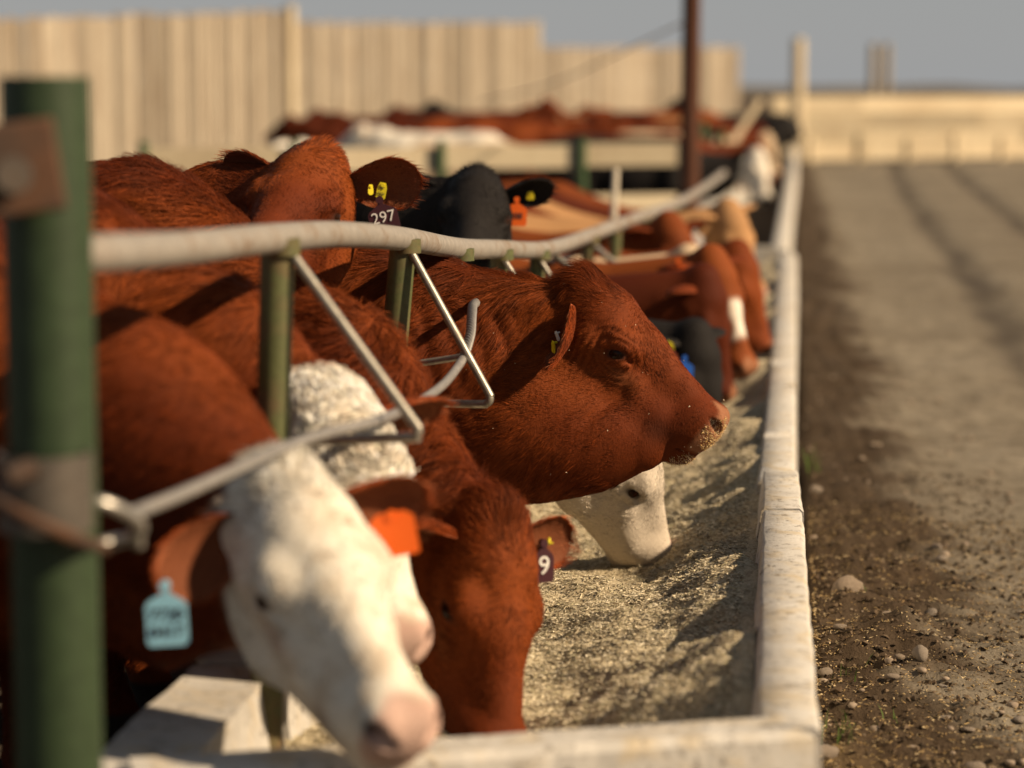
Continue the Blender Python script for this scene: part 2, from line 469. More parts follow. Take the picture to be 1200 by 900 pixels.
    F.frame(Rh, P, sc)
    head_field(F, hs < 0.0095, pose.get('deep', 0.4))
    V, Q = F.surface()
    V = relax(V, Q, 2, 0.5)
    if hs < 0.0065:                                       # folds of skin round the eye, at the cheek and on the throat
        H = ((V - P) @ Rh) / sc
        a = V[Q[:, 2]] - V[Q[:, 0]]; b = V[Q[:, 3]] - V[Q[:, 1]]; fn = np.cross(a, b); N = np.zeros_like(V)
        for k in range(4):
            for c in range(3): N[:, c] += np.bincount(Q[:, k], fn[:, c], len(V))
        N = norm(N)
        ex, ez = (H[:, 0] - 0.187) / 1.25, (H[:, 2] + 0.076); rr = np.sqrt(ex ** 2 + ez ** 2) + 0.006 * wob(H, 8, 90)
        th_ = np.arctan2(ez, ex); side = (np.abs(H[:, 1]) > 0.05)
        ring = np.sin(rr * 2 * np.pi / 0.0165) * sstep(0.026, 0.036, rr) * sstep(0.095, 0.050, rr) * side * (0.45 + 0.55 * np.cos(th_ - 2.0) ** 2)
        vert = np.sin((H[:, 0] + 0.3 * H[:, 2]) * 2 * np.pi / 0.021 + 1.2 * wob(H, 5, 91)) * np.exp(-((H[:, 0] - 0.115) / 0.035) ** 2 - ((H[:, 2] + 0.115) / 0.05) ** 2) * side
        fold = np.sin((V[:, 0] * 0.9 + V[:, 2] * 0.35) * 2 * np.pi / 0.052 + 3.0 * wob(V, 2.6, 92)) * sstep(-0.02, -0.10, H[:, 0] + 0.4 * (H[:, 2] + 0.25)) * (V[:, 0] > 0.15) * (V[:, 2] < 1.0)
        cheek = -np.exp(-((H[:, 0] - 0.255 - 0.25 * (H[:, 2] + 0.2)) / 0.016) ** 2) * sstep(-0.10, -0.15, H[:, 2]) * sstep(-0.30, -0.24, H[:, 2])
        V = V + N * (ring * 0.0012 + vert * 0.0018 + fold * 0.0018 + cheek * 0.006)[:, None]
    return V, Q, Rh, P, sc

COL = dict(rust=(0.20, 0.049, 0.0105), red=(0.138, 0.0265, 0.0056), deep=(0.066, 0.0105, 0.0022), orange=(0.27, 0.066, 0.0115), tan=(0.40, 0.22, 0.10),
           cream=(0.56, 0.42, 0.28), pale=(0.56, 0.49, 0.405), white=(0.74, 0.69, 0.60), black=(0.014, 0.012, 0.0115), pink=(0.50, 0.31, 0.255), dark=(0.035, 0.016, 0.010))  # pale is the white coat darkened to stand for another cow's shadow
def mixc(a, b, t): return a * (1 - t[:, None]) + np.array(b)[None, :] * t[:, None]

def coat(V, H, kind):
    """coat colour for each point: V in the cow's frame, H in the head's frame"""
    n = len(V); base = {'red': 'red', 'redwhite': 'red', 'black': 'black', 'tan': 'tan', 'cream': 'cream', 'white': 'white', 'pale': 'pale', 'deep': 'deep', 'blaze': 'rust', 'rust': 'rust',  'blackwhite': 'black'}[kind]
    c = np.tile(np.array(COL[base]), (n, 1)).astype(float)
    w1, w2 = wob(V, 2.3, 3), wob(V, 7.0, 5)
    if base in ('red', 'deep', 'rust'):
        c = mixc(c, COL['orange'], np.clip(0.22 + 0.28 * w1 + 0.12 * w2, 0, 0.7) * (0.8 if base == 'red' else 0.2))
        c = mixc(c, COL['deep'], np.clip(0.15 - 0.35 * w1 + 0.10 * w2, 0, 0.6))
    elif base != 'black':
        c *= (1 + 0.07 * w1 + 0.05 * w2)[:, None]
    hx, hy, hz = H[:, 0], H[:, 1], H[:, 2]
    on_head = (hx > -0.085) & (hx < 0.56) & (np.abs(hy) < 0.16) & (hz > -0.34) & (hz < 0.08)
    wv = 0.012 * wob(H, 9, 11)
    ink = np.zeros(n)
    if kind in ('redwhite', 'blackwhite'):                # white face with red cheeks behind the eye
        f = sstep(-0.014, 0.014, hx - (-0.055 + 0.75 * np.clip(-hz - 0.060, 0, 1) + 0.7 * np.clip(np.abs(hy) - 0.050, 0, 0.06) + wv)) * sstep(0.155, 0.135, np.abs(hy) + wv)
        ink = f * on_head
    if kind == 'blaze':
        ink = sstep(0.012, -0.012, np.abs(hy) + wv - 0.036) * sstep(-0.13, -0.10, hz) * sstep(0.20, 0.24, hx) * sstep(0.40, 0.36, hx) * on_head
    stain = np.clip(0.25 * wob(H, 7, 13) + 0.20 * wob(H, 19, 14) + 0.5 * sstep(0.25, 0.50, hx) * wob(H, 11, 15), 0, 0.55)[:, None]
    c = mixc(c, COL['white'], ink)
    c = c * (1 - ink[:, None] * stain) + np.array((0.42, 0.30, 0.19)) * ink[:, None] * stain          # dust and feed stains on the white
    bare = sstep(0.478, 0.508, hx + wv * 1.4 + 0.25 * np.clip(hz + 0.09, -0.1, 0.0)) * sstep(-0.168, -0.150, hz) * on_head     # the bare nose
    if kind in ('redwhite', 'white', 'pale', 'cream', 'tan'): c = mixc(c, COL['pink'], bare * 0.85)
    elif kind == 'black' or kind == 'blackwhite': c = mixc(c, (0.02, 0.018, 0.018), bare)
    else: c = mixc(c, (0.30, 0.135, 0.070), bare * 0.85)
    if base in ('red', 'deep', 'rust'):
        lip = np.exp(-((hx - 0.405) / 0.05) ** 2 - ((hz + 0.165) / 0.035) ** 2) * on_head; c = mixc(c, (0.050, 0.012, 0.004), lip * 0.75)     # darker hair round the mouth
        c = mixc(c, (0.27, 0.095, 0.036), np.exp(-((hx - 0.235) / 0.05) ** 2 - ((hz + 0.115) / 0.022) ** 2) * on_head * 0.45)                # paler patch below the eye
    hollow = np.maximum(np.exp(-(((hx - 0.510) / 0.018) ** 2 + ((np.abs(hy) - 0.060) / 0.014) ** 2 + ((hz + 0.060) / 0.012) ** 2)), 0) * on_head
    c = mixc(c, (0.03, 0.010, 0.008), np.clip(hollow * 1.3, 0, 0.9))                    # darker inside the nostril
    ea, eb2 = (hx - 0.186) * 0.88 + (hz + 0.075) * 0.47, -(hx - 0.186) * 0.47 + (hz + 0.075) * 0.88
    rim = np.exp(-((ea / 0.029) ** 4 + (eb2 / 0.0125) ** 4)) * (np.abs(hy) > 0.07) * on_head
    c = mixc(c, (0.030, 0.014, 0.010) if kind not in ('white', 'cream', 'redwhite') else (0.075, 0.035, 0.028), np.clip(rim * 1.2, 0, 1) * 0.9)   # dark lid rims
    hoof = sstep(0.085, 0.07, V[:, 2]); c = mixc(c, (0.03, 0.024, 0.02), hoof)
    return c, bare

def fur_data(name, V, Q, col, dens, length, flow, n, width, seed, lift=0.3, curl=0.0, mess=0.35, pts=4):
    """short hairs rooted on the surface as one hair-curves block; dens, length per vertex; flow per vertex"""
    r = np.random.default_rng(seed)
    T = np.concatenate([Q[:, [0, 1, 2]], Q[:, [0, 2, 3]]])
    e1, e2 = V[T[:, 1]] - V[T[:, 0]], V[T[:, 2]] - V[T[:, 0]]
    cr = np.cross(e1, e2); area = np.linalg.norm(cr, axis=1) * 0.5
    w = area * dens[T].mean(1); cdf = np.cumsum(w)
    t = np.searchsorted(cdf, r.random(n) * cdf[-1]).clip(0, len(T) - 1)
    a, b = r.random(n), r.random(n); m = a + b > 1; a[m], b[m] = 1 - a[m], 1 - b[m]
    bc = np.stack([1 - a - b, a, b], 1)
    def vi(A): return (A[T[t]] * bc.reshape(n, 3, *([1] * (A.ndim - 1)))).sum(1)
    p = vi(V); nn = norm(cr[t]); Lh = vi(length) * (0.65 + 0.6 * r.random(n)); cc = vi(col); fl = vi(flow)
    swirl = np.stack([wob(p, 5.5, seed + 1), wob(p, 5.5, seed + 2), wob(p, 5.5, seed + 3)], 1) * mess
    fine_ = np.stack([wob(p, 26, seed + 4), wob(p, 26, seed + 5), wob(p, 26, seed + 6)], 1) * mess * 0.7
    d = fl + swirl + fine_ + r.normal(size=(n, 3)) * 0.10
    d = norm(d - nn * (d * nn).sum(1, keepdims=True))
    lf = (lift * (0.6 + 0.8 * r.random(n)) + 0.12 * wob(p, 14, seed + 7))[:, None]
    side = np.cross(nn, d)
    X = np.zeros((n, pts, 3)); ph = r.random(n) * 6.283
    for k in range(pts):
        s = k / (pts - 1); sl = Lh[:, None] * s
        X[:, k] = p - nn * 0.001 + (d * (1 - 0.25 * lf) + nn * lf * (1 - 0.55 * s)) * sl
        if curl:
            aa = (ph + s * 9.0)[:, None]
            X[:, k] += (side * np.sin(aa) + nn * (0.6 + 0.6 * np.cos(aa))) * curl * min(1, s * 3)
    hc = bpy.data.hair_curves.new(name)
    hc.add_curves([pts] * n)
    hc.attributes['position'].data.foreach_set('vector', X.astype(np.float32).ravel())
    rad = np.tile(np.linspace(1.0, 0.25, pts), (n, 1)) * width * (0.7 + 0.6 * r.random(n))[:, None]
    ra = hc.attributes.get('radius') or hc.attributes.new('radius', 'FLOAT', 'POINT')
    ra.data.foreach_set('value', rad.astype(np.float32).ravel())
    v = (0.50 + 0.95 * r.random(n) ** 1.3)[:, None] * np.clip(1 + 0.20 * wob(p, 14, seed + 9) + 0.22 * wob(p, 50, seed + 10) + 0.15 * wob(p, 110, seed + 12), 0.3, 1.9)[:, None]
    cc4 = np.ones((n, 4), dtype=np.float32); cc4[:, :3] = np.clip(cc * v, 0, 0.95)
    ca = hc.attributes.new('hair_col', 'FLOAT_COLOR', 'CURVE'); ca.data.foreach_set('color', cc4.ravel())
    return hc

def tag_mesh(w, h, neck=True, th=0.0025):
    """ear tag: a rounded plate hanging from a narrow neck with its stud; origin at the stud, plate towards -z, face -y"""
    hw = w / 2; out = []
    if neck: prof = [(-0.007, 0.008), (0.007, 0.008), (0.0075, -0.012), (hw * 0.86, -0.026), (hw, -0.034), (hw, -h + 0.006), (hw - 0.006, -h), (-hw + 0.006, -h), (-hw, -h + 0.006), (-hw, -0.034), (-hw * 0.86, -0.026), (-0.0075, -0.012)]
    else: prof = [(-hw * 0.6, 0.006), (hw * 0.6, 0.006), (hw, -0.006), (hw, -h + 0.004), (hw - 0.004, -h), (-hw + 0.004, -h), (-hw, -h + 0.004), (-hw, -0.006)]
    n = len(prof); mb = MB()
    mb.add([(x, -th / 2, z) for x, z in prof] + [(x, th / 2, z) for x, z in prof],
           [tuple(range(n - 1, -1, -1)), tuple(range(n, 2 * n))] + [(i, (i + 1) % n, n + (i + 1) % n, n + i) for i in range(n)])
    sr = min(0.0095, w * 0.20)
    mb.tube([(0, -th / 2 - 0.003, 0), (0, th / 2 + 0.010, 0)], [sr, sr], 12)
    return mb
def text_data(name, body, size, mat):
    cu = bpy.data.curves.new(name, 'FONT'); cu.body = body; cu.size = size; cu.extrude = 0.0004
    cu.align_x = 'CENTER'; cu.align_y = 'CENTER'; cu.resolution_u = 3
    o = bpy.data.objects.new(name, cu); C.objects.link(o)
    bpy.context.view_layer.update()
    dg = bpy.context.evaluated_depsgraph_get()
    m = bpy.data.meshes.new_from_object(o.evaluated_get(dg))
    bpy.data.objects.remove(o); bpy.data.curves.remove(cu)
    m.name = name; m.materials.clear(); m.materials.append(mat)
    return m

MAT = {}
def plain(name, col, rough=0.5, spec=0.4, noise=0.0, scale=8.0):
    t = NT(name, rough, spec)
    if noise:
        f = t.noise(t.coord('Object'), scale, 5)
        t.color(t.ramp(f, [(0.3, tuple(c * (1 - noise) for c in col)), (0.7, tuple(min(c * (1 + noise), 1) for c in col))]))
    else: t.color(col)
    MAT[name] = t.m; return t.m
def build_cow_mats():
    t = NT('hide', 0.7, 0.12)                            # skin and short coat, colour from the animal's own markings
    a = t.n('VertexColor'); a.layer_name = 'Col'
    v = t.coord('Object'); f = t.noise(v, 90, 6, 0.7); g = t.noise(t.coord('Object', (1, 1, 0.25)), 240, 4, 0.7)
    t.color(t.mix(0.30, a.outputs[0], t.ramp(f, [(0.25, (0.55, 0.5, 0.48)), (0.75, (1.25, 1.25, 1.2))]), 'MULTIPLY'))
    h = t.n('Math', operation='ADD'); t.l(f, h.inputs[0]); t.l(g, h.inputs[1]); t.bump(h.outputs[0], 0.45, 0.004)
    MAT['hide'] = t.m
    t = NT('hair', 0.55, 0.10)
    a = t.n('Attribute'); a.attribute_name = 'hair_col'; t.color(a.outputs['Color'])
    MAT['hair'] = t.m
    t = NT('eye', 0.06, 0.10); v = t.coord('Object'); d = t.n('VectorMath', operation='LENGTH')
    sx = t.n('SeparateXYZ'); t.l(v, sx.inputs[0])
    t.color((0.020, 0.007, 0.003)); t.b.inputs['Coat Weight'].default_value = 0.06; t.b.inputs['Coat Roughness'].default_value = 0.02
    MAT['eye'] = t.m
    plain('tag_orange', (0.80, 0.13, 0.012), 0.45); plain('tag_blue', (0.26, 0.52, 0.68), 0.45); plain('tag_deep_blue', (0.02, 0.11, 0.50), 0.45)
    plain('tag_maroon', (0.050, 0.012, 0.018), 0.5); plain('tag_yellow', (0.72, 0.60, 0.02), 0.45); plain('tag_white', (0.75, 0.74, 0.70), 0.5)
    plain('ink_white', (0.78, 0.76, 0.72), 0.6); plain('ink_black', (0.03, 0.03, 0.035), 0.6); plain('feed_crumb', (0.42, 0.30, 0.13), 0.9)

EARS = {'side': ((-0.10, 1.0, -0.20), (0.85, 0.15, -0.10)), 'back': ((0.30, 0.55, -0.62), (-0.70, 0.48, -0.30)), 'down': ((-0.15, 0.85, -0.55), (0.8, 0.3, -0.2)),
        'up': ((-0.10, 1.0, 0.14), (0.85, 0.1, -0.35))}
def make_cow(name, label, loc, heading, pose, kind, fine=(0.010, 0.018, 0.032), fur=0, fur_w=0.0007, fur_len=1.0, ears=('side', 'side'),
             tags=(), seed=1, group=None, curly=False, mane=0.0, ear_size=1.0, cat='cow', near_x=-0.6):
    root = empty(name, loc, heading)
    tag(root, label, cat, group)
    V, Q, Rh, P, sc = cow_shape(pose, fine)
    nb = len(V)
    ear_u = [np.zeros((nb, 3))]
    hts = []
    for s, e in ((1, ears[0]), (-1, ears[1])):            # left ear, right ear
        d, c = EARS[e] if isinstance(e, str) else e
        d, c = (d[0], s * d[1], d[2]), (c[0], s * c[1], c[2])
        eb = (0.012, s * 0.078, -0.062)
        ev, ef, eu = ear_mesh(eb, d, c, 0.19 * ear_size, 0.060 * ear_size)
        ev = (Rh @ (ev * sc).T).T + P
        if s < 0: ef = ef[:, ::-1]
        ef = ef + len(V); V = np.concatenate([V, ev]); Q = np.concatenate([Q, ef]); ear_u.append(eu + np.array((2.0, 0, 0)))
        hts.append((Vector(eb), Vector(d).normalized(), Vector(c)))
    EU = np.concatenate(ear_u)
    H = ((V - P) @ Rh) / sc
    col, bare = coat(V, H, kind)
    isear = EU[:, 0] >= 2
    inner = isear & (EU[:, 2] == 0)
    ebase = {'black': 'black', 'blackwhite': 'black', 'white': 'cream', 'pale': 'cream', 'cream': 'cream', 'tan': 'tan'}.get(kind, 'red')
    col[isear] = np.array(COL[ebase]) * 0.95
    if ebase == 'red': col[inner] = np.array((0.17, 0.055, 0.024))
    bare[isear] = 0
    M = np_mesh('body', V, Q, MAT['hide'])
    set_color(M, col)
    body = link('body', M, root)
    # eyes
    hw = lambda p: Vector(Rh @ (np.array(p) * sc) + P)
    for s in (-1, 1):
        eb = MB(); seg = 20; rings = 12; r = 0.0245 * sc
        Ve = [(math.sin(math.pi * i / rings) * math.cos(2 * math.pi * k / seg) * r, math.sin(math.pi * i / rings) * math.sin(2 * math.pi * k / seg) * r, math.cos(math.pi * i / rings) * r) for i in range(rings + 1) for k in range(seg)]
        eb.add(Ve, [(i * seg + k, (i + 1) * seg + k, (i + 1) * seg + (k + 1) % seg, i * seg + (k + 1) % seg) for i in range(rings) for k in range(seg)])
        eo = link('eye', eb.data('eye', MAT['eye'], True, auto=False), root); eo.location = hw((0.185, s * 0.0970, -0.075))
    # fur
    if fur:
        hx, hy, hz = H[:, 0], H[:, 1], H[:, 2]
        onh = sstep(-0.10, 0.02, hx) * (np.abs(hy) < 0.25) * (hz > -0.36)
        whorl = H - np.array((0.13, 0, -0.02)); whorl[:, 2] *= 0.6
        fh = norm(whorl * np.array((1.0, 0.9, 0.5)) + np.array((0.0, 0, -0.04)))
        lower = sstep(-0.05, -0.11, hz)                   # on the cheeks the coat runs back and down
        fh = norm(fh * (1 - lower[:, None]) + np.array((-0.55, 0, -0.75)) * lower[:, None])
        nose = sstep(0.36, 0.46, hx); fh = norm(fh * (1 - nose[:, None]) + np.array((0.3, 0, -1.0)) * nose[:, None])
        fh = fh @ Rh.T
        fb = np.tile(np.array((-0.75, 0, -0.65)), (len(V), 1))
        flow = norm(fh * onh[:, None] + fb * (1 - onh)[:, None])
        ln = 0.012 + 0.010 * sstep(0.10, 0.0, hx) * onh + 0.013 * (1 - onh)
        ln = ln * (1 - 0.35 * sstep(0.28, 0.40, hx) * onh)
        poll_ = np.exp(-(((hx - 0.0) / 0.055) ** 2 + (hy / 0.06) ** 2)) * (hz > -0.07)
        ln = ln + 0.028 * poll_
        d1 = np.abs(V[:, 1]); top = sstep(0.10, 0.04, np.abs(V[:, 1] - pose.get('crest_y', 0.0))) * (V[:, 2] > 0.55) * (1 - onh)
        NM = np.zeros((len(M.vertices), 3), dtype=np.float32); M.vertices.foreach_get('normal', NM.ravel()); 
        upn = sstep(0.25, 0.8, NM[:, 2])
        ln = ln + mane * upn * (1 - onh) * sstep(0.0, 0.15, V[:, 0])
        edge = np.maximum(sstep(0.6, 0.95, np.abs(EU[isear, 1])), sstep(2.75, 2.97, EU[isear, 0]))
        ln[isear] = 0.011 + 0.020 * edge
        if isear.any():
            fe = np.zeros((isear.sum(), 3)); k = 0
            idx = np.where(isear)[0]; half = len(idx) // 2
            for q, (eb_, d_, c_) in zip((idx[:half], idx[half:]), hts):
                flow[q] = np.array(Rh @ np.array(d_))
        hcol = col * 1.12
        hcol[isear] = hcol[isear] * (1 + 0.9 * edge[:, None])              # paler fringe along the ear's rim
        dens = 0.35 + 0.9 * onh + 0.5 * sstep(-0.1, 0.3, V[:, 0])
        dens = dens * sstep(near_x - 0.25, near_x, V[:, 0]) * (V[:, 2] > 0.12) * (1 - bare)
        lid = np.exp(-((((hx - 0.186) * 0.88 + (hz + 0.075) * 0.47) / 0.034) ** 4 + ((-(hx - 0.186) * 0.47 + (hz + 0.075) * 0.88) / 0.017) ** 4)) * (np.abs(hy) > 0.07) * onh
        dens = dens * (1 - np.clip(lid * 1.3, 0, 1)); dens[inner] *= 0.4
        mouth = np.exp(-((hz + 0.168) / 0.012) ** 2) * sstep(0.38, 0.42, hx) * onh; dens = dens * (1 - mouth)
        hc = fur_data('fur', V, Q, hcol, dens, ln * fur_len, flow, fur, fur_w, seed * 17)
        hc.materials.append(MAT['hair']); link('fur', hc, root)
        if curly:                                          # woolly curls on the forehead and poll
            cd = np.exp(-(((hx - 0.03) / 0.11) ** 2 + (hy / 0.09) ** 2)) * (hz > -0.10) * onh * ~isear
            hc = fur_data('curls', V, Q, col * 1.22, cd, np.full(len(V), 0.026), flow, 7000, 0.0019, seed * 31, lift=0.75, curl=0.009, mess=1.0, pts=8)
            hc.materials.append(MAT['hair']); link('curls', hc, root)
    # tags: (side, u along the ear, material, w, h, text, ink, kind, tilt)
    for tg in tags:
        s = tg['side']; eb_, d_, c_ = hts[0 if s > 0 else 1]
        p = hw(tuple(eb_ + d_ * (0.19 * ear_size * tg.get('u', 0.55)) + c_.normalized() * tg.get('off', 0.014)))
        o = link('ear_tag', tag_mesh(tg['w'], tg['h'], tg.get('neck', True)).data('ear_tag', MAT[tg['mat']], False), root)
        o.location = p + Vector(tg.get('shift', (0, 0, 0))); o.rotation_euler = tg.get('rot', (0, 0, 0))
        if tg.get('label'): o['label'] = tg['label']
        for k, (txt, sz, zo) in enumerate(tg.get('text', ())):
            q = link('number', text_data('number', txt, sz, MAT[tg['ink']]), o)
            q.rotation_euler = (R(90), 0, 0); q.location = (0, -0.0028, zo)
    return root, body, hw
# ---------------------------------------------------------------- the setting
def build_setting_mats():
    # concrete: grey, worn, with stains, pits and feed dust
    t = NT('concrete', 0.88, 0.2); v = t.coord('Object')
    a, b, c = t.noise(v, 3.0, 6, 0.65), t.noise(v, 38, 6, 0.7), t.noise(v, 9, 5, 0.6, 0.8)
    base = t.ramp(a, [(0.25, (0.37, 0.35, 0.32)), (0.5, (0.52, 0.50, 0.465)), (0.8, (0.63, 0.61, 0.57))])
    base = t.mix(t.ramp(c, [(0.50, (0, 0, 0)), (0.68, (0.75, 0.75, 0.75))]), base, (0.50, 0.41, 0.27))
    base = t.mix(t.ramp(b, [(0.34, (0.8, 0.8, 0.8)), (0.45, (0, 0, 0))]), base, (0.13, 0.11, 0.09))
    t.color(base); h = t.n('Math', operation='MULTIPLY_ADD'); t.l(b, h.inputs[0]); h.inputs[1].default_value = 0.6; t.l(c, h.inputs[2]); t.bump(h.outputs[0], 0.7, 0.006)
    MAT['concrete'] = t.m
    # hauled road: packed gravelly dirt
    t = NT('dirt', 0.95, 0.1); v = t.coord('Object')
    a, b, c = t.noise(v, 0.55, 6, 0.6), t.noise(v, 9, 8, 0.7), t.noise(v, 55, 5, 0.7)
    base = t.ramp(a, [(0.30, (0.160, 0.132, 0.097)), (0.50, (0.232, 0.199, 0.150)), (0.72, (0.30, 0.262, 0.203))])
    base = t.mix(t.ramp(b, [(0.35, (0.75, 0.75, 0.75)), (0.55, (0, 0, 0))]), base, (0.078, 0.060, 0.040))
    base = t.mix(t.ramp(c, [(0.56, (0, 0, 0)), (0.70, (0.7, 0.7, 0.7))]), base, (0.27, 0.24, 0.19))
    at = t.n('VertexColor'); at.layer_name = 'Col'
    sp = t.n('SeparateColor'); t.l(at.outputs[0], sp.inputs[0])
    base = t.mix(sp.outputs[0], base, t.mix(b, (0.028, 0.018, 0.011), (0.078, 0.051, 0.030)))     # dark turned soil along the bunk
    base = t.mix(sp.outputs[1], base, t.mix(c, (0.14, 0.090, 0.040), (0.30, 0.21, 0.105)))           # spilled feed
    base = t.mix(sp.outputs[2], base, (0.062, 0.050, 0.040))                                       # damp wheel ruts
    t.color(base); h = t.n('Math', operation='MULTIPLY_ADD'); t.l(c, h.inputs[0]); h.inputs[1].default_value = 0.5; t.l(b, h.inputs[2]); t.bump(h.outputs[0], 0.9, 0.02)
    MAT['dirt'] = t.m
    t = NT('mud', 0.9, 0.2); v = t.coord('Object'); a, b = t.noise(v, 1.4, 7, 0.65), t.noise(v, 14, 6, 0.7)
    t.color(t.mix(b, t.ramp(a, [(0.3, (0.035, 0.026, 0.018)), (0.7, (0.10, 0.078, 0.055))]), (0.06, 0.045, 0.03))); t.bump(b, 0.9, 0.04)
    MAT['mud'] = t.m
    # chopped silage
    t = NT('feed', 0.92, 0.12); v = t.coord('Object'); a, b, c = t.noise(v, 160, 4, 0.7), t.noise(v, 30, 5, 0.65), t.noise(v, 5, 4)
    base = t.ramp(a, [(0.30, (0.22, 0.175, 0.11)), (0.5, (0.46, 0.395, 0.27)), (0.72, (0.66, 0.58, 0.43))])
    base = t.mix(t.ramp(b, [(0.3, (0.7, 0.7, 0.7)), (0.5, (0, 0, 0))]), base, (0.16, 0.12, 0.07)); t.color(base); t.bump(a, 0.8, 0.006)
    MAT['feed'] = t.m
    t = NT('feed_bit', 0.8, 0.2); a = t.n('VertexColor'); a.layer_name = 'Col'; t.color(a.outputs[0]); MAT['feed_bit'] = t.m
    # weathered boards
    def wood(name, lo, hi, dark):
        t = NT(name, 0.85, 0.15); tc = t.n('TexCoord'); oi = t.n('ObjectInfo')
        ad = t.n('VectorMath', operation='ADD'); sc_ = t.n('VectorMath', operation='SCALE'); t.l(oi.outputs['Random'], sc_.inputs['Scale']); sc_.inputs[0].default_value = (37, 11, 53)
        t.l(tc.outputs['Object'], ad.inputs[0]); t.l(sc_.outputs[0], ad.inputs[1])
        v = t.coord(src=ad.outputs[0], scale=(14, 14, 1.1)); a = t.noise(v, 1.6, 6, 0.65, 0.4); v2 = t.coord(src=ad.outputs[0]); b = t.noise(v2, 0.8, 5, 0.6)
        base = t.ramp(a, [(0.25, lo), (0.75, hi)])
        base = t.mix(t.ramp(b, [(0.45, (0, 0, 0)), (0.75, (0.6, 0.6, 0.6))]), base, dark)
        r = t.n('MapRange'); t.l(oi.outputs['Random'], r.inputs[0]); r.inputs[3].default_value = 0.62; r.inputs[4].default_value = 1.30
        mm = t.n('VectorMath', operation='SCALE'); t.l(base, mm.inputs[0]); t.l(r.outputs[0], mm.inputs['Scale'])
        t.color(mm.outputs[0]); t.bump(a, 0.5, 0.01); MAT[name] = t.m
    wood('board', (0.27, 0.225, 0.17), (0.45, 0.39, 0.305), (0.20, 0.14, 0.09))
    wood('board_grey', (0.30, 0.255, 0.20), (0.46, 0.40, 0.32), (0.20, 0.155, 0.11))
    wood('rail_board', (0.48, 0.40, 0.27), (0.62, 0.53, 0.38), (0.36, 0.27, 0.17))
    wood('brown_post', (0.075, 0.032, 0.020), (0.13, 0.058, 0.036), (0.05, 0.022, 0.015))
    # metal
    def steel(name, base, rust, amt, rough, metal, sc_=1.0):
        t = NT(name, rough, 0.4); v = t.coord('Object'); a, b = t.noise(v, 9 * sc_, 6, 0.65, 0.5), t.noise(v, 60 * sc_, 4, 0.7)
        m = t.ramp(a, [(amt - 0.08, (0, 0, 0)), (amt + 0.10, (1, 1, 1))])
        t.color(t.mix(m, t.mix(t.ramp(b, [(0.35, (0, 0, 0)), (0.65, (1, 1, 1))]), tuple(c * 0.72 for c in base), base), rust))
        r = t.n('MapRange'); t.l(m, r.inputs[0]); r.inputs[3].default_value = rough; r.inputs[4].default_value = 0.85; t.l(r.outputs[0], t.b.inputs['Roughness'])
        if metal:
            r = t.n('MapRange'); t.l(m, r.inputs[0]); r.inputs[3].default_value = metal; r.inputs[4].default_value = 0.0; t.l(r.outputs[0], t.b.inputs['Metallic'])
        t.bump(b, 0.25, 0.002); MAT[name] = t.m
    steel('rail_pipe', (0.33, 0.30, 0.265), (0.175, 0.120, 0.080), 0.58, 0.6, 0.15, 0.7)
    steel('green_paint', (0.055, 0.105, 0.038), (0.10, 0.085, 0.040), 0.66, 0.50, 0.0)
    steel('green_dark', (0.032, 0.055, 0.024), (0.07, 0.055, 0.028), 0.72, 0.50, 0.0, 0.5)
    steel('post_pipe', (0.105, 0.115, 0.042), (0.13, 0.085, 0.040), 0.54, 0.55, 0.0)
    steel('rod_steel', (0.40, 0.37, 0.31), (0.22, 0.15, 0.085), 0.66, 0.38, 0.65)
    steel('cable_steel', (0.36, 0.34, 0.32), (0.17, 0.12, 0.08), 0.70, 0.45, 0.45)
    steel('rust_plate', (0.10, 0.045, 0.022), (0.055, 0.035, 0.025), 0.5, 0.75, 0.0)
    steel('chain_steel', (0.50, 0.47, 0.42), (0.20, 0.14, 0.09), 0.72, 0.35, 0.7)
    steel('clamp_steel', (0.16, 0.14, 0.12), (0.08, 0.05, 0.03), 0.60, 0.40, 0.5)
    # stones
    t = NT('stone', 0.8, 0.25); oi = t.n('ObjectInfo'); v = t.coord('Object'); a = t.noise(v, 22, 6, 0.6)
    base = t.ramp(a, [(0.3, (0.17, 0.125, 0.088)), (0.7, (0.36, 0.285, 0.21))])
    base = t.mix(t.ramp(oi.outputs['Random'], [(0.0, (0.0, 0.0, 0.0)), (1.0, (0.5, 0.5, 0.5))]), base, (0.27, 0.25, 0.225)); t.color(base); t.bump(a, 0.8, 0.006); MAT['stone'] = t.m
    t = NT('hill', 0.95, 0.05); a = t.noise(t.coord('Object'), 0.01, 6); t.color(t.ramp(a, [(0.3, (0.075, 0.068, 0.06)), (0.7, (0.15, 0.13, 0.10))])); MAT['hill'] = t.m
    t = NT('grass', 0.7, 0.2); t.color((0.075, 0.12, 0.025)); MAT['grass'] = t.m
    plain('insulator', (0.42, 0.37, 0.29), 0.6)

WALL_Z, FEED_Z = 0.40, 0.205
build_setting_mats()

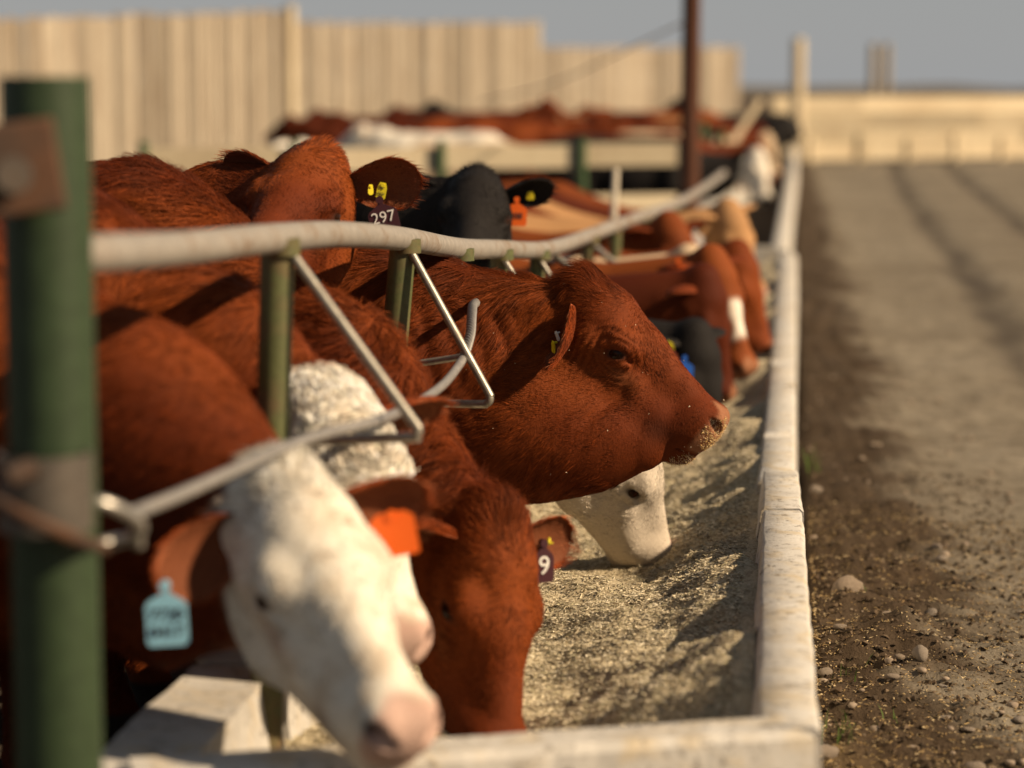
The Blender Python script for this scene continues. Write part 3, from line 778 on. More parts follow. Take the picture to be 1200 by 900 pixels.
# ground: one sheet with fine cells near the bunk; bands of turned soil, spilled feed and wheel ruts
def rut_x(y, k): return 0.93 + 0.0250 * y + 0.10 * math.sin(y * 0.11) if k == 0 else 1.80 + 0.0320 * y + 0.12 * math.sin(y * 0.09 + 0.6)
def ground_z(X, Y):
    P = np.stack([X, Y, np.zeros_like(X)], 1)
    near = np.exp(-((X - 0.28) / 0.30) ** 2)
    z = 0.012 * wob(P, 0.9, 1) + 0.006 * wob(P, 3.1, 2) * (X > 0) + near * (0.035 + 0.024 * wob(P, 2.2, 3) + 0.024 * wob(P, 6.5, 4) + 0.015 * wob(P, 13.0, 5))
    for k in (0, 1):
        rx = np.array([rut_x(y, k) for y in Y]); z = z - 0.03 * np.exp(-((X - rx) / 0.18) ** 2) * sstep(8, 15, Y)
    pen = X < -1.25
    z = np.where(pen, z * 0.5 - 0.03 + 0.02 * wob(P, 1.6, 8) - 0.13 * sstep(7.5, 10.5, Y), z)       # the pen falls away a little
    return np.where((X > -1.25) & (X < 0.085), np.minimum(z, -0.02), z)
gx = np.concatenate([-np.geomspace(400, 3, 22), np.arange(-2.6, -0.1, 0.12), np.arange(-0.1, 1.4, 0.022), np.arange(1.4, 4.4, 0.06), np.geomspace(4.5, 400, 42)])
gy = np.concatenate([-np.geomspace(60, 1, 10), np.arange(-0.5, 3.6, 0.25), np.arange(3.6, 9.0, 0.022), np.geomspace(9.05, 90, 190), np.geomspace(95, 2500, 20)])
GX, GY = np.meshgrid(gx, gy, indexing='ij'); gxf, gyf = GX.ravel(), GY.ravel()
gz = ground_z(gxf, gyf)
ni, nj = len(gx), len(gy); ii = np.arange(ni * nj).reshape(ni, nj)
gm = np_mesh('ground', np.stack([gxf, gyf, gz], 1), np.stack([ii[:-1, :-1], ii[1:, :-1], ii[1:, 1:], ii[:-1, 1:]], -1).reshape(-1, 4), MAT['dirt'])
GP = np.stack([gxf, gyf, gz * 0], 1)
soil = sstep(0.66, 0.34, gxf + 0.12 * wob(GP, 1.3, 21) + 0.06 * wob(GP, 5, 22)) * (gxf > 0) * 0.92
soil = np.maximum(soil, (gxf < 0.08) * 0.9)
spill = np.clip(sstep(6.0, 4.8, gyf + 0.35 * wob(GP, 2.0, 23)) * sstep(0.60, 0.2, gxf + 0.08 * wob(GP, 3, 24)) * (0.40 + 0.35 * wob(GP, 7, 25)), 0, 0.65) * (gxf > 0)
ruts = np.zeros_like(gxf)
for k in (0, 1):
    rx = np.array([rut_x(y, k) for y in gyf]); ruts = np.maximum(ruts, np.exp(-((gxf - rx - 0.06 * wob(GP, 0.6, 26)) / 0.15) ** 2) * (0.75 + 0.2 * wob(GP, 0.8, 27)) * sstep(10, 17, gyf))
set_color(gm, np.stack([np.clip(soil, 0, 1), spill, np.clip(ruts, 0, 1)], 1))
tag(link('ground', gm), kind='structure')
px_ = np.concatenate([-np.geomspace(60, 5, 12), np.arange(-4.8, -1.2, 0.15)]); py_ = np.arange(-8, 45, 0.4)
PX, PY = np.meshgrid(px_, py_, indexing='ij'); ii = np.arange(PX.size).reshape(PX.shape)
pz_ = ground_z(np.minimum(PX.ravel(), -1.26), PY.ravel()) + 0.03
tag(link('pen_floor', np_mesh('pen_floor', np.stack([PX.ravel(), PY.ravel(), pz_], 1), np.stack([ii[:-1, :-1], ii[1:, :-1], ii[1:, 1:], ii[:-1, 1:]], -1).reshape(-1, 4), MAT['mud'])), kind='structure')
def ridge(name, y, h0, seed):
    xs = np.linspace(-1500, 1500, 160); hz = h0 * (0.75 + 0.25 * wob(np.stack([xs, xs * 0, xs * 0], 1), 0.0022, seed)) + 0.15 * h0 * wob(np.stack([xs, xs * 0, xs * 0], 1), 0.011, seed + 1)
    rows = [(0, 0.0, -1), (60, 0.55, 0), (140, 1.0, 0), (320, 0.8, 0), (520, -0.2, -1)]; V = []
    for dy, k, b in rows: V += [(x, y + dy, h * k + b) for x, h in zip(xs, hz)]
    n = len(xs); return mesh_data(name, V, [(r * n + i, r * n + i + 1, (r + 1) * n + i + 1, (r + 1) * n + i) for r in range(len(rows) - 1) for i in range(n - 1)], MAT['hill'])
tag(link('hills', ridge('hills', 1500, 9.0, 40)), kind='structure')

# ---------------------------------------------------------------- feed bunk: concrete sections, feed
def wall_section(x0a, x1a, ya, x0b, x1b, yb, z, parent, name='wall_section', batter=0.075, seed=0, zbase=-0.05, dx=0.0):
    """one cast section from ya to yb, x0 the trough side, x1 the road side; worn, slightly chipped top edges"""
    n = max(int(abs(yb - ya) / 0.045), 6); r = random.Random(seed); V, F = [], []
    prof = [(-batter, zbase, 0), (-batter * 0.03, z - 0.008, 0), (0.006, z, 0), (-0.006, z, 1), (0.003, z - 0.008, 1), (0.016, zbase, 1)]
    w = [0.0] * 6
    for i in range(n + 1):
        t = i / n; x0 = x0a + (x0b - x0a) * t; x1 = x1a + (x1b - x1a) * t; y = ya + (yb - ya) * t
        w = [0.6 * q + r.gauss(0, 0.0016) for q in w]
        chip = 0.010 * (r.random() < 0.05)
        for k, (dx, zz, side) in enumerate(prof):
            top = 1 <= k <= 4
            xx = (x0 if side == 0 else x1) + dx + (w[k] * (1 if side == 0 else -1) if top else 0)
            V.append((xx, y, zz + (w[k] * 0.6 - chip * (k in (1, 2)) if top else 0)))
    for i in range(n):
        for k in range(5): F.append((i * 6 + k, i * 6 + k + 1, (i + 1) * 6 + k + 1, (i + 1) * 6 + k))
    F.append(tuple(range(5, -1, -1))); F.append(tuple(n * 6 + k for k in range(6)))
    m = mesh_data(name, V, F, MAT['concrete'], False)
    m.polygons.foreach_set('use_smooth', [abs(p.normal.y) < 0.9 for p in m.polygons]); m.set_sharp_from_angle(angle=R(50))
    o = link(name, m, parent); return o
bunk = empty('feed_bunk', (-0.5, 4.5, 0))
tag(bunk, 'long concrete feed bunk the cattle eat from, nearest the camera', 'feed bunk', 'feed bunks along the road')
bl = lambda o: (setattr(o, 'matrix_parent_inverse', Matrix.Translation((0.5, -4.5, 0))), o)[1]
A = [(-0.041, 0.064, 4.575), (-0.063, 0.041, 7.50)]
bl(wall_section(-0.040, 0.066, 4.42, -0.0570, 0.0475, 6.775, WALL_Z, bunk, seed=1)); bl(wall_section(-0.0571, 0.0474, 6.787, -0.062, 0.042, 7.49, WALL_Z + 0.004, bunk, seed=19))
yy, prev = 7.505, (-0.078, 0.026)
for k, (x0, x1, y) in enumerate(((-0.064, 0.036, 10.0), (-0.062, 0.040, 12.5), (-0.058, 0.052, 15.0), (-0.055, 0.066, 18.28))):
    bl(wall_section(prev[0], prev[1], yy, x0, x1, y, WALL_Z - 0.034 + 0.004 * (k % 2), bunk, seed=2 + k)); prev = (x0, x1); yy = y + 0.012
# cattle side: lower kerb of cast blocks
yy = 3.85
for k, y in enumerate((4.86, 6.5, 8.9, 11.3, 13.7, 16.1, 18.28)):
    o = wall_section(-1.03, -1.20, yy, -1.03 + 0.004 * k, -1.19, y, WALL_Z - 0.02, bunk, name='kerb_block', batter=-0.06, seed=20 + k); bl(o); yy = y + (0.045 if k == 0 else 0.012)
# end wall, set askew across the near end
e = MB(); P0, P1 = at_z(868, 838, WALL_Z), at_z(150, 884, WALL_Z); dv = (P1 - P0); dv.z = 0; L_ = dv.length; dn = dv.normalized(); nn_ = Vector((-dn.y, dn.x, 0))
if nn_.y > 0: nn_ = -nn_
r_ = random.Random(5); n_ = 30; V_, F_ = [], []; w_ = [0] * 6
P0s = P0 - dn * 0.10
for i in range(n_ + 1):
    c = P0s + dn * ((L_ + 0.10) * i / n_); w_ = [0.75 * q + r_.gauss(0, 0.0022) for q in w_]
    for k, (o_, zz) in enumerate(((-0.05, -0.05), (-0.004, WALL_Z - 0.020), (0.010, WALL_Z - 0.004), (0.105, WALL_Z - 0.004), (0.120, WALL_Z - 0.020), (0.135, -0.05))):
        q = c + nn_ * (o_ + (w_[k] if 1 <= k <= 4 else 0)); V_.append((q.x, q.y, zz + (w_[k] * 0.5 if 1 <= k <= 4 else 0)))
for i in range(n_):
    for k in range(5): F_.append((i * 6 + k, (i + 1) * 6 + k, (i + 1) * 6 + k + 1, i * 6 + k + 1))
F_.append(tuple(range(6))); F_.append(tuple(n_ * 6 + k for k in range(5, -1, -1)))
bl(link('end_wall', mesh_data('end_wall', V_, F_, MAT['concrete'], False), bunk))
fl = MB(); fl.box((-1.04, 4.2, 0.0), (-0.10, 18.3, 0.06)); bl(fl.build('floor', MAT['concrete'], bunk))
pt = MB(); pt.box((-1.0, 18.30, 0.0), (-0.07, 18.40, 0.42)); bl(pt.build('divider', MAT['concrete'], bunk))

bunk2 = empty('feed_bunk', (-0.35, 18.5, 0))
tag(bunk2, 'second concrete feed bunk, beginning beyond the grey divider', 'feed bunk', 'feed bunks along the road')
def b2(o): o.matrix_parent_inverse = Matrix.Translation((0.35, -18.5, 0)); return o
far_edge = [(at_z(906, 284, WALL_Z), at_z(921, 284, WALL_Z)), (at_z(918, 225, WALL_Z), at_z(929, 225, WALL_Z)), (at_z(925, 190, WALL_Z), at_z(934, 190, WALL_Z)), (at_z(928, 172, WALL_Z), at_z(934, 172, WALL_Z))]
far_edge = [(Vector((-0.115, 18.45, 0)), Vector((0.0, 18.45, 0)))] + [(a, b) for a, b in far_edge[1:]]
for k in range(3):
    (a, b), (c, d) = far_edge[k], far_edge[k + 1]
    b2(wall_section(a.x, b.x, a.y + 0.012, c.x, d.x, c.y, WALL_Z - 0.01, bunk2, seed=40 + k))
    b2(wall_section(-1.0 + 0.25 * k, -1.15 + 0.25 * k, a.y + 0.012, -0.75 + 0.25 * k, -0.90 + 0.25 * k, c.y, WALL_Z - 0.03, bunk2, name='kerb_block', batter=-0.05, seed=50 + k))

# chopped feed heaped in the trough, with loose bits on its surface
def feed_z(X, Y):
    P = np.stack([X, Y, np.zeros_like(X)], 1)
    return FEED_Z + 0.030 * wob(P, 1.1, 61) + 0.020 * wob(P, 3.4, 62) + 0.009 * wob(P, 8, 63) + 0.005 * wob(P, 19, 64) + 0.120 * np.exp(-((X + 0.06) / 0.24) ** 2) - 0.085 * np.exp(-((Y - 7.35) / 0.42) ** 2 - ((X + 0.50) / 0.26) ** 2) - 0.07 * np.exp(-((Y - 5.0) / 0.30) ** 2 - ((X + 0.62) / 0.2) ** 2) - 0.03 * sstep(5.2, 4.6, Y)
fx = np.concatenate([np.arange(-1.05, -0.045, 0.016)]); fy = np.concatenate([np.arange(4.25, 9.2, 0.018), np.geomspace(9.22, 18.29, 160)])
FX, FY = np.meshgrid(fx, fy, indexing='ij'); fz = feed_z(FX.ravel(), FY.ravel()); ii = np.arange(len(fx) * len(fy)).reshape(len(fx), len(fy))
fm = np_mesh('feed', np.stack([FX.ravel(), FY.ravel(), fz], 1), np.stack([ii[:-1, :-1], ii[1:, :-1], ii[1:, 1:], ii[:-1, 1:]], -1).reshape(-1, 4), MAT['feed'])
fo = tag(link('feed', fm), 'chopped pale silage heaped along the concrete trough', 'feed', kind='stuff')
def bits(name, X, Y, Z, lmin, lmax, wid, cols, seed, mat='feed_bit', lift=0.35):
    """small flat splinters lying about on a surface, one mesh"""
    r = np.random.default_rng(seed); n = len(X)
    a = r.random(n) * 6.283; el = (r.random(n) - 0.35) * lift * 2; L = lmin + (lmax - lmin) * r.random(n) ** 2; w = wid * (0.5 + r.random(n))
    d = np.stack([np.cos(a) * np.cos(el), np.sin(a) * np.cos(el), np.sin(el)], 1); s = norm(np.cross(d, r.normal(size=(n, 3)) * 0.6 + np.array((0, 0, 1.0))))
    c = np.stack([X, Y, Z], 1); u = np.cross(s, d)
    V = np.stack([c - d * L[:, None] / 2 - s * w[:, None] / 2, c - d * L[:, None] / 2 + s * w[:, None] / 2, c + d * L[:, None] / 2 + s * w[:, None] / 2 * 0.7, c + d * L[:, None] / 2 - s * w[:, None] / 2 * 0.7,
                  c + u * w[:, None] * 0.5], 1).reshape(-1, 3)
    k = np.arange(n)[:, None] * 5
    T = np.concatenate([k + np.array([0, 1, 4]), k + np.array([1, 2, 4]), k + np.array([2, 3, 4]), k + np.array([3, 0, 4])])
    m = np_mesh(name, V, T, MAT[mat], False)
    cc = np.array(cols)[r.integers(0, len(cols), n)] * (0.6 + 0.7 * r.random((n, 1)))
    set_color(m, np.repeat(cc, 5, 0)); return m
r0 = np.random.default_rng(3); nb = 90000
bx = -1.02 + 0.92 * r0.random(nb); by = 4.3 + 5.0 * r0.random(nb) ** 1.15
keep = feed_z(bx, by)
tag(link('feed_straw', bits('feed_straw', bx, by, keep + 0.002, 0.006, 0.026, 0.0030, [(0.64, 0.56, 0.40), (0.50, 0.43, 0.30), (0.24, 0.19, 0.12), (0.70, 0.63, 0.48), (0.38, 0.34, 0.22)], 71)), 'loose chopped straw bits strewn over the silage', 'straw', kind='stuff')
nb = 38000
bx = 0.09 + 1.0 * r0.random(nb) ** 1.6; by = 4.0 + 5.0 * r0.random(nb) ** 2.0
tag(link('spilled_straw', bits('spilled_straw', bx, by, ground_z(bx, by) + 0.002, 0.004, 0.017, 0.0030, [(0.42, 0.30, 0.14), (0.30, 0.20, 0.09), (0.13, 0.085, 0.045), (0.52, 0.41, 0.24), (0.07, 0.045, 0.028)], 72)), 'golden chopped straw spilled on the soil beside the bunk wall', 'straw', kind='stuff')
nb = 2600
bx = 0.10 + 0.75 * r0.random(nb) ** 1.5; by = 4.0 + 6.0 * r0.random(nb)
tag(link('soil_crumbs', bits('soil_crumbs', bx, by, ground_z(bx, by) + 0.004, 0.006, 0.022, 0.013, [(0.075, 0.050, 0.030), (0.13, 0.092, 0.058), (0.05, 0.034, 0.02)], 73, lift=0.6)), 'dark crumbs of turned soil along the outer bunk wall', 'soil', kind='stuff')

# stones
def stone_mesh(seed, flat=0.65, n=12):
    r = np.random.default_rng(seed); m = 8; V = []
    for i in range(m + 1):
        for k in range(n):
            th, ph = math.pi * i / m, 2 * math.pi * k / n; V.append((math.sin(th) * math.cos(ph), math.sin(th) * math.sin(ph), math.cos(th)))
    V = np.array(V); V = V * (1 + 0.26 * wob(V, 0.34, seed) + 0.16 * wob(V, 0.62, seed + 1))[:, None]
    V = np.sign(V) * np.abs(V) ** 0.9 * np.array((1.0, 0.72 + 0.25 * r.random(), flat * (0.8 + 0.4 * r.random())))
    F = [(i * n + k, i * n + (k + 1) % n, (i + 1) * n + (k + 1) % n, (i + 1) * n + k) for i in range(m) for k in range(n)]
    return mesh_data('stone', V, F, MAT['stone'])
STONES = [(997, 699, 17, 'largest tan stone in the dark soil, tilted up beside the bunk wall', 0.9), (1046, 674, 12, 'round pale pebble lying alone on the road edge', 0.8),
          (1079, 772, 11, 'rounded pinkish stone in the middle of the spilled straw', 0.9), (970, 872, 12, 'pale round stone against the bunk wall at the bottom edge', 0.8),
          (966, 790, 9, 'tan stone half hidden behind the bunk wall edge', 0.7), (1092, 708, 8, 'small brown stone right of the round pale pebble', 0.7),
          (1040, 742, 9, 'white pebble just below the largest tan stone', 0.6), (1008, 733, 10, 'flat grey white stone below and right of the largest tan stone', 0.5),
          (987, 737, 8, 'flat white stone right beside the bunk wall', 0.45), (1106, 806, 9, 'flat pale pebble lower right of the pinkish stone', 0.4),
          (1106, 836, 8, 'flat whitish pebble low in the spilled straw', 0.4), (1045, 791, 8, 'smooth egg shaped pebble left of the pinkish stone', 0.6),
          (1142, 896, 13, 'large grey stone cut by the bottom edge of the picture', 0.7), (1195, 842, 10, 'flat pale stone at the right edge of the picture', 0.5),
          (1134, 856, 10, 'thin flat stone between the bottom pebbles', 0.35), (1103, 655, 7, 'small reddish pebble on the packed road', 0.7),
          (1098, 640, 6, 'grey pebble above the small reddish pebble', 0.7), (972, 634, 8, 'pale stone farther along the bunk wall', 0.7), (958, 572, 7, 'small pale stone in the dark soil beyond the wall joint', 0.7),
          (1055, 762, 7, 'long pale pebble touching the pinkish stone', 0.5)]
for k, (px, py, rp, lab, flat) in enumerate(STONES):
    p = at_z(px, py + rp * 0.5, 0.02); g = float(ground_z(np.array([p.x]), np.array([p.y]))[0])
    for _ in range(4): p = at_z(px, py + rp * 0.4, g + 0.006); g = float(ground_z(np.array([p.x]), np.array([p.y]))[0])
    dd = (p - Vector((0, 0, CAM_Z))).length
    rad = rp * dd / F_PX
    o = link('stone', stone_mesh(100 + k, flat)); o.scale = (rad * 1.1,) * 3; o.location = (p.x, p.y, g + rad * flat * 0.45)
    rr = random.Random(k); o.scale = (rad * 1.1, rad * rr.uniform(0.8, 1.15), rad * rr.uniform(0.75, 1.1)); o.rotation_euler = (rr.uniform(-0.3, 0.3), rr.uniform(-0.3, 0.3), rr.uniform(0, 6.28))
    if k == 0: o.rotation_euler = (0.5, -0.6, 0.5)
    tag(o, lab, 'stone', 'stones beside the feed bunk')
ng = 620; r1 = np.random.default_rng(9)
SV, SF = [], []
protos = [stone_mesh(200 + k, 0.6, 7) for k in range(5)]
pv = [np.array([v.co[:] for v in m.vertices]) for m in protos]; pf = [np.array([p.vertices[:] for p in m.polygons]) for m in protos]
for k in range(ng):
    x = 0.10 + 2.2 * r1.random() ** 1.6; y = 4.0 + 10 * r1.random() ** 1.6; s_ = 0.003 + 0.013 * r1.random() ** 2.2; j = k % 5; a = r1.random() * 6.28
    q = pv[j] * s_; q = np.stack([q[:, 0] * math.cos(a) - q[:, 1] * math.sin(a), q[:, 0] * math.sin(a) + q[:, 1] * math.cos(a), q[:, 2]], 1)
    SF.append(pf[j] + sum(len(v) for v in SV)); SV.append(q + np.array((x, y, float(ground_z(np.array([x]), np.array([y]))[0]) + s_ * 0.2)))
tag(link('gravel', np_mesh('gravel', np.concatenate(SV), np.concatenate(SF), MAT['stone'])), 'fine gravel scattered over the road edge', 'gravel', kind='stuff')
# a few grass blades at the foot of the wall
gb = MB(); rg = random.Random(4)
for cx, cy, nbl, hh in ((*at_z(945, 556, 0.03).to_2d(), 26, 0.11), (*at_z(985, 800, 0.03).to_2d(), 10, 0.06), (*at_z(978, 870, 0.03).to_2d(), 14, 0.07), (*at_z(1010, 700, 0.03).to_2d(), 6, 0.05), (*at_z(1040, 840, 0.03).to_2d(), 8, 0.05), (*at_z(1000, 850, 0.03).to_2d(), 9, 0.06)):
    for k in range(nbl):
        x, y = cx + rg.gauss(0, 0.03), cy + rg.gauss(0, 0.05); x = max(x, 0.095); a = rg.uniform(0, 6.28); h = hh * rg.uniform(0.5, 1.1); w = 0.0022; ln = rg.uniform(0.1, 0.7)
        g0 = float(ground_z(np.array([x]), np.array([y]))[0]) - 0.004; c_, s_ = math.cos(a), math.sin(a); pts = []
        for t in (0, 0.4, 0.75, 1.0):
            ox = ln * h * t * t; ww = w * (1 - t) + 0.0003; px_, py_, pz_ = x + c_ * ox, y + s_ * ox, g0 + h * t * (1 - 0.3 * ln * t); pts += [(px_ - s_ * ww, py_ + c_ * ww, pz_), (px_ + s_ * ww, py_ - c_ * ww, pz_)]
        gb.add(pts, [(0, 1, 3, 2), (2, 3, 5, 4), (4, 5, 7, 6)])
tag(gb.build('grass', MAT['grass']), 'sparse green grass blades at the foot of the bunk wall', 'grass', kind='stuff')
# ---------------------------------------------------------------- pipe fence over the bunk
fence = empty('pipe_fence', (-1.0, 3.6, 0))
tag(fence, 'bent steel pipe fence with short green posts along the bunk', 'fence')
def fp(o): o.parent = fence; o.matrix_parent_inverse = Matrix.Translation((1.0, -3.6, 0)); return o
RAIL = [(70, 299, 3.56), (120, 297, 3.68), (215, 291, 4.2), (325, 279, 4.85), (400, 275, 5.45), (472, 280, 6.1), (537, 291, 6.95), (585, 292, 7.75), (630, 293, 8.75), (660, 287, 9.6), (690, 276, 10.7), (722, 264, 11.5), (755, 252, 12.9), (790, 240, 14.8), (822, 222, 17.0), (848, 203, 20.5)]
rp = [at_d(*p) for p in RAIL]
fp(MB().tube(smooth_path(rp, 5), 0.0295, 16).build('top_rail', MAT['rail_pipe'], None, True))
POSTS = {3: 0, 5: 0, 7: 0, 8: 0, 10: 0, 12: 0, 13: 0}
for i, q in enumerate(rp):
    if i in (3, 5, 7, 8, 10, 11, 12, 13):
        top = q + Vector((0.0, 0, -0.02)); lean = 0.06 if i == 5 else 0.0
        r_ = 0.033 if i in (3, 5) else 0.028
        b_ = Vector((q.x - lean - 0.04, q.y - 0.02, 0.0))
        fp(MB().tube([b_, top], r_, 14).build('post', MAT['post_pipe'], None, True))
    if i in (3, 5, 6, 7, 8, 10):                         # stub welded under the rail
        fp(MB().tube([q + Vector((0.012, -0.005, -0.034)), q + Vector((0.012, -0.005, 0.0))], 0.034, 12).build('weld_collar', MAT['post_pipe'], None, True))
# bent rods that hold the cable away from the rail
def rod(pts, r_=0.0095):
    return fp(MB().tube(smooth_path(pts, 6), r_, 10).build('rod_bracket', MAT['rod_steel'], None, True))
def bent(a, tip, b, rnd=0.035):                          # straight, rounded tip, straight back
    a, tip, b = Vector(a), Vector(tip), Vector(b); u = (a - tip).normalized(); w = (b - tip).normalized(); out = [a, a + (tip - a) * 0.5, tip + u * rnd]
    for t in (0.25, 0.5, 0.75): out.append((tip + u * rnd) * (1 - t) ** 2 + tip * 2 * t * (1 - t) + (tip + w * rnd) * t * t)
    return out + [tip + w * rnd, b]
rod(bent(at_d(345, 302, 4.84), at_d(497, 512, 4.78), at_d(330, 518, 4.9)), 0.0105)
rod(bent(at_d(482, 296, 6.08), at_d(580, 474, 6.02), at_d(488, 472, 6.12), 0.04), 0.0100)
rod([at_d(470, 429, 6.12), at_d(510, 423, 6.09), at_d(550, 417, 6.05)], 0.0085)
rod(bent(at_d(534, 298, 6.93), at_d(607, 430, 6.90), at_d(540, 432, 6.97)), 0.0095)
rod(bent(at_d(590, 303, 7.73), at_d(655, 408, 7.68), at_d(600, 410, 7.76)), 0.0095)
rod(bent(at_d(633, 305, 8.73), at_d(690, 395, 8.68), at_d(640, 398, 8.76)), 0.0095)
rod(bent(at_d(650, 300, 9.4), at_d(752, 378, 9.3), at_d(690, 380, 9.4)), 0.014)
rod(bent(at_d(693, 286, 10.7), at_d(772, 352, 10.6), at_d(835, 300, 11.0)), 0.015)
fp(MB().tube([at_d(722, 200, 13.0), at_d(719, 266, 12.6)], 0.018, 10).build('marker_stake', MAT['insulator'], None, True))
# wire rope
CAB = [(152, 603, 3.78), (205, 582, 3.92), (270, 553, 4.12), (330, 526, 4.35), (385, 507, 4.60), (440, 494, 4.80), (485, 474, 5.35), (520, 450, 5.75), (543, 420, 6.05), (551, 392, 6.25), (552, 366, 6.42)]
wr = empty('wire_rope', at_d(*CAB[0])); tag(wr, 'grey wire rope in a smooth sleeve, slung through the bent rod brackets', 'wire rope')
def wp(o): o.parent = wr; o.matrix_parent_inverse = Matrix.Translation(-Vector(wr.location)); return o
cabp = [at_d(*p) for p in CAB]
wp(MB().tube(smooth_path(cabp[:9] + [at_d(546, 411, 6.12)], 12), 0.0108, 16).build('sleeve', MAT['cable_steel'], None, True))
cpts = smooth_path([at_d(543, 420, 6.05), at_d(551, 392, 6.20), at_d(553, 368, 6.36), at_d(556, 356, 6.62), at_d(572, 352, 6.95), at_d(600, 360, 7.25), at_d(640, 380, 8.5), at_d(690, 372, 9.8)], 130)
rope = wp(MB().tube(cpts, 0.0066, 40, True, 5, 70.0, 0.95).build('bare_strands', MAT['cable_steel'], None, True))
# shackle and chain at its near end
sh = empty('shackle', at_d(130, 612, 3.70)); tag(sh, 'shiny steel shackle joining the wire rope to the green post', 'shackle')
def shp(o): o.parent = sh; o.matrix_parent_inverse = Matrix.Translation(-Vector(sh.location)); return o
shp(MB().tube(smooth_path([at_d(95, 600, 3.66), at_d(112, 589, 3.64), at_d(140, 597, 3.66), at_d(163, 614, 3.70), at_d(158, 628, 3.74), at_d(136, 634, 3.78), at_d(112, 640, 3.76)], 8), 0.0105, 12).build('bow', MAT['chain_steel'], None, True))
shp(MB().tube([at_d(160, 600, 3.70), at_d(162, 640, 3.73)], 0.009, 12).build('pin', MAT['chain_steel'], None, True))
fp(MB().tube(smooth_path([at_d(-30, 575, 3.45), at_d(30, 606, 3.40), at_d(80, 628, 3.45), at_d(122, 643, 3.72)], 8), 0.0105, 10).build('tie_rod', MAT['rust_plate'], None, True))
# the big end post nearest the camera, with its plate and clamp
ep0 = at_d(52, 90, 3.55)
ep = fp(MB().tube([Vector((ep0.x, ep0.y, 0.0)), Vector((ep0.x, ep0.y, ep0.z))], 0.0640, 28).build('end_post', MAT['green_dark'], None, True)); ep['label'] = 'thick dark green end post'
pl = MB(); c_ = at_d(30, 196, 3.46); pl.box((-0.075, -0.012, -0.065), (0.048, 0.012, 0.065), Matrix.Translation(c_) @ Matrix.Rotation(R(-8), 4, 'Y') @ Matrix.Rotation(R(20), 4, 'Z'))
fp(pl.build('hinge_plate', MAT['rust_plate'], None, False, 0.006))
fp(MB().tube([at_d(14, 205, 3.44), at_d(16, 205, 3.38)], 0.026, 14).build('hinge_bolt', MAT['clamp_steel'], None, True))
cl = MB(); c_ = at_d(52, 575, 3.55)
n_ = 24; V_ = []
for zz in (-0.055, 0.055):
    for k in range(n_):
        a = 2 * math.pi * k / n_; rr = 0.0685
        V_.append((c_.x + rr * math.cos(a), c_.y + rr * math.sin(a), c_.z + zz))
for zz in (-0.055, 0.055):
    for k in range(n_):
        a = 2 * math.pi * k / n_; rr = 0.0625
        V_.append((c_.x + rr * math.cos(a), c_.y + rr * math.sin(a), c_.z + zz))
cl.add(V_, [(k, (k + 1) % n_, n_ + (k + 1) % n_, n_ + k) for k in range(n_)] + [(n_ + k, n_ + (k + 1) % n_, 3 * n_ + (k + 1) % n_, 3 * n_ + k) for k in range(n_)] + [(2 * n_ + k, 2 * n_ + (k + 1) % n_, (k + 1) % n_, k) for k in range(n_)])
fp(cl.build('clamp_band', MAT['clamp_steel'], None, True))
fp(MB().tube([at_d(8, 560, 3.42), at_d(40, 548, 3.44)], 0.016, 12).build('clamp_bolt', MAT['rust_plate'], None, True))

# ---------------------------------------------------------------- background: windbreaks, cross fence, wall, posts
def board_wall(name, label, x0, y0, x1, y1, z0, z1, z1b, bw, gap, mat, thick=0.025, jit=0.03, rails=(0.35, 0.8), cat='windbreak', group='board windbreaks'):
    a, b = Vector((x0, y0, 0)), Vector((x1, y1, 0)); L = (b - a).length; d = (b - a).normalized(); ang = math.atan2(d.y, d.x)
    root = empty(name, a, ang); tag(root, label, cat, group)
    H = z1 - z0; protos = []
    for k in range(4):
        mb = MB(); mb.box((-bw / 2, -thick / 2, 0), (bw / 2, thick / 2, H)); protos.append(mb.data('board', MAT[mat]))
    r = random.Random(int(abs(x0 * 100)) + 3); n = int(L / (bw + gap))
    for k in range(n):
        o = link('board', protos[k % 4], root); o.location = ((k + 0.5) * (bw + gap), r.uniform(-0.006, 0.006), z0 - r.uniform(0, jit)); o.rotation_euler = (0, r.uniform(-0.004, 0.004), 0); o.scale = (r.uniform(0.9, 1.0), 1, 1 + r.uniform(-jit, jit) / H + (z1b - z1) / H * k / n)
    for t in rails:
        mb = MB(); mb.box((0, thick / 2 + 0.01, z0 + H * t - 0.06), (L, thick / 2 + 0.07, z0 + H * t + 0.06)); mb.build('rail', MAT[mat], root)
    return root
def xy(px, d): p = at_d(px, 110, d); return p.x, p.y
pa, pb = xy(-160, 37.0), xy(336, 50.0)
wbA = board_wall('windbreak', 'tall pale board windbreak at the far left, its right edge standing proud', *pa, *pb, 0.0, 2.62, 3.22, 0.24, 0.02, 'board')
o = MB(); o.box((-0.11, -0.16, 0.0), (0.11, 0.0, 3.30)); q = o.build('edge_post', MAT['rail_board'], wbA); q.location = ((Vector(pb) - Vector(pa)).length + 0.02, 0, 0)
pa, pb = xy(330, 58.0), xy(636, 69.0)
board_wall('windbreak', 'pale board windbreak in the middle behind the standing cattle', *pa, *pb, 0.0, 3.22, 3.52, 0.15, 0.025, 'board')
pa, pb = xy(630, 90.0), xy(866, 104.0)
board_wall('windbreak', 'lowest looking distant grey board windbreak right of the middle one', *pa, *pb, 0.2, 3.22, 3.50, 0.30, 0.03, 'board')
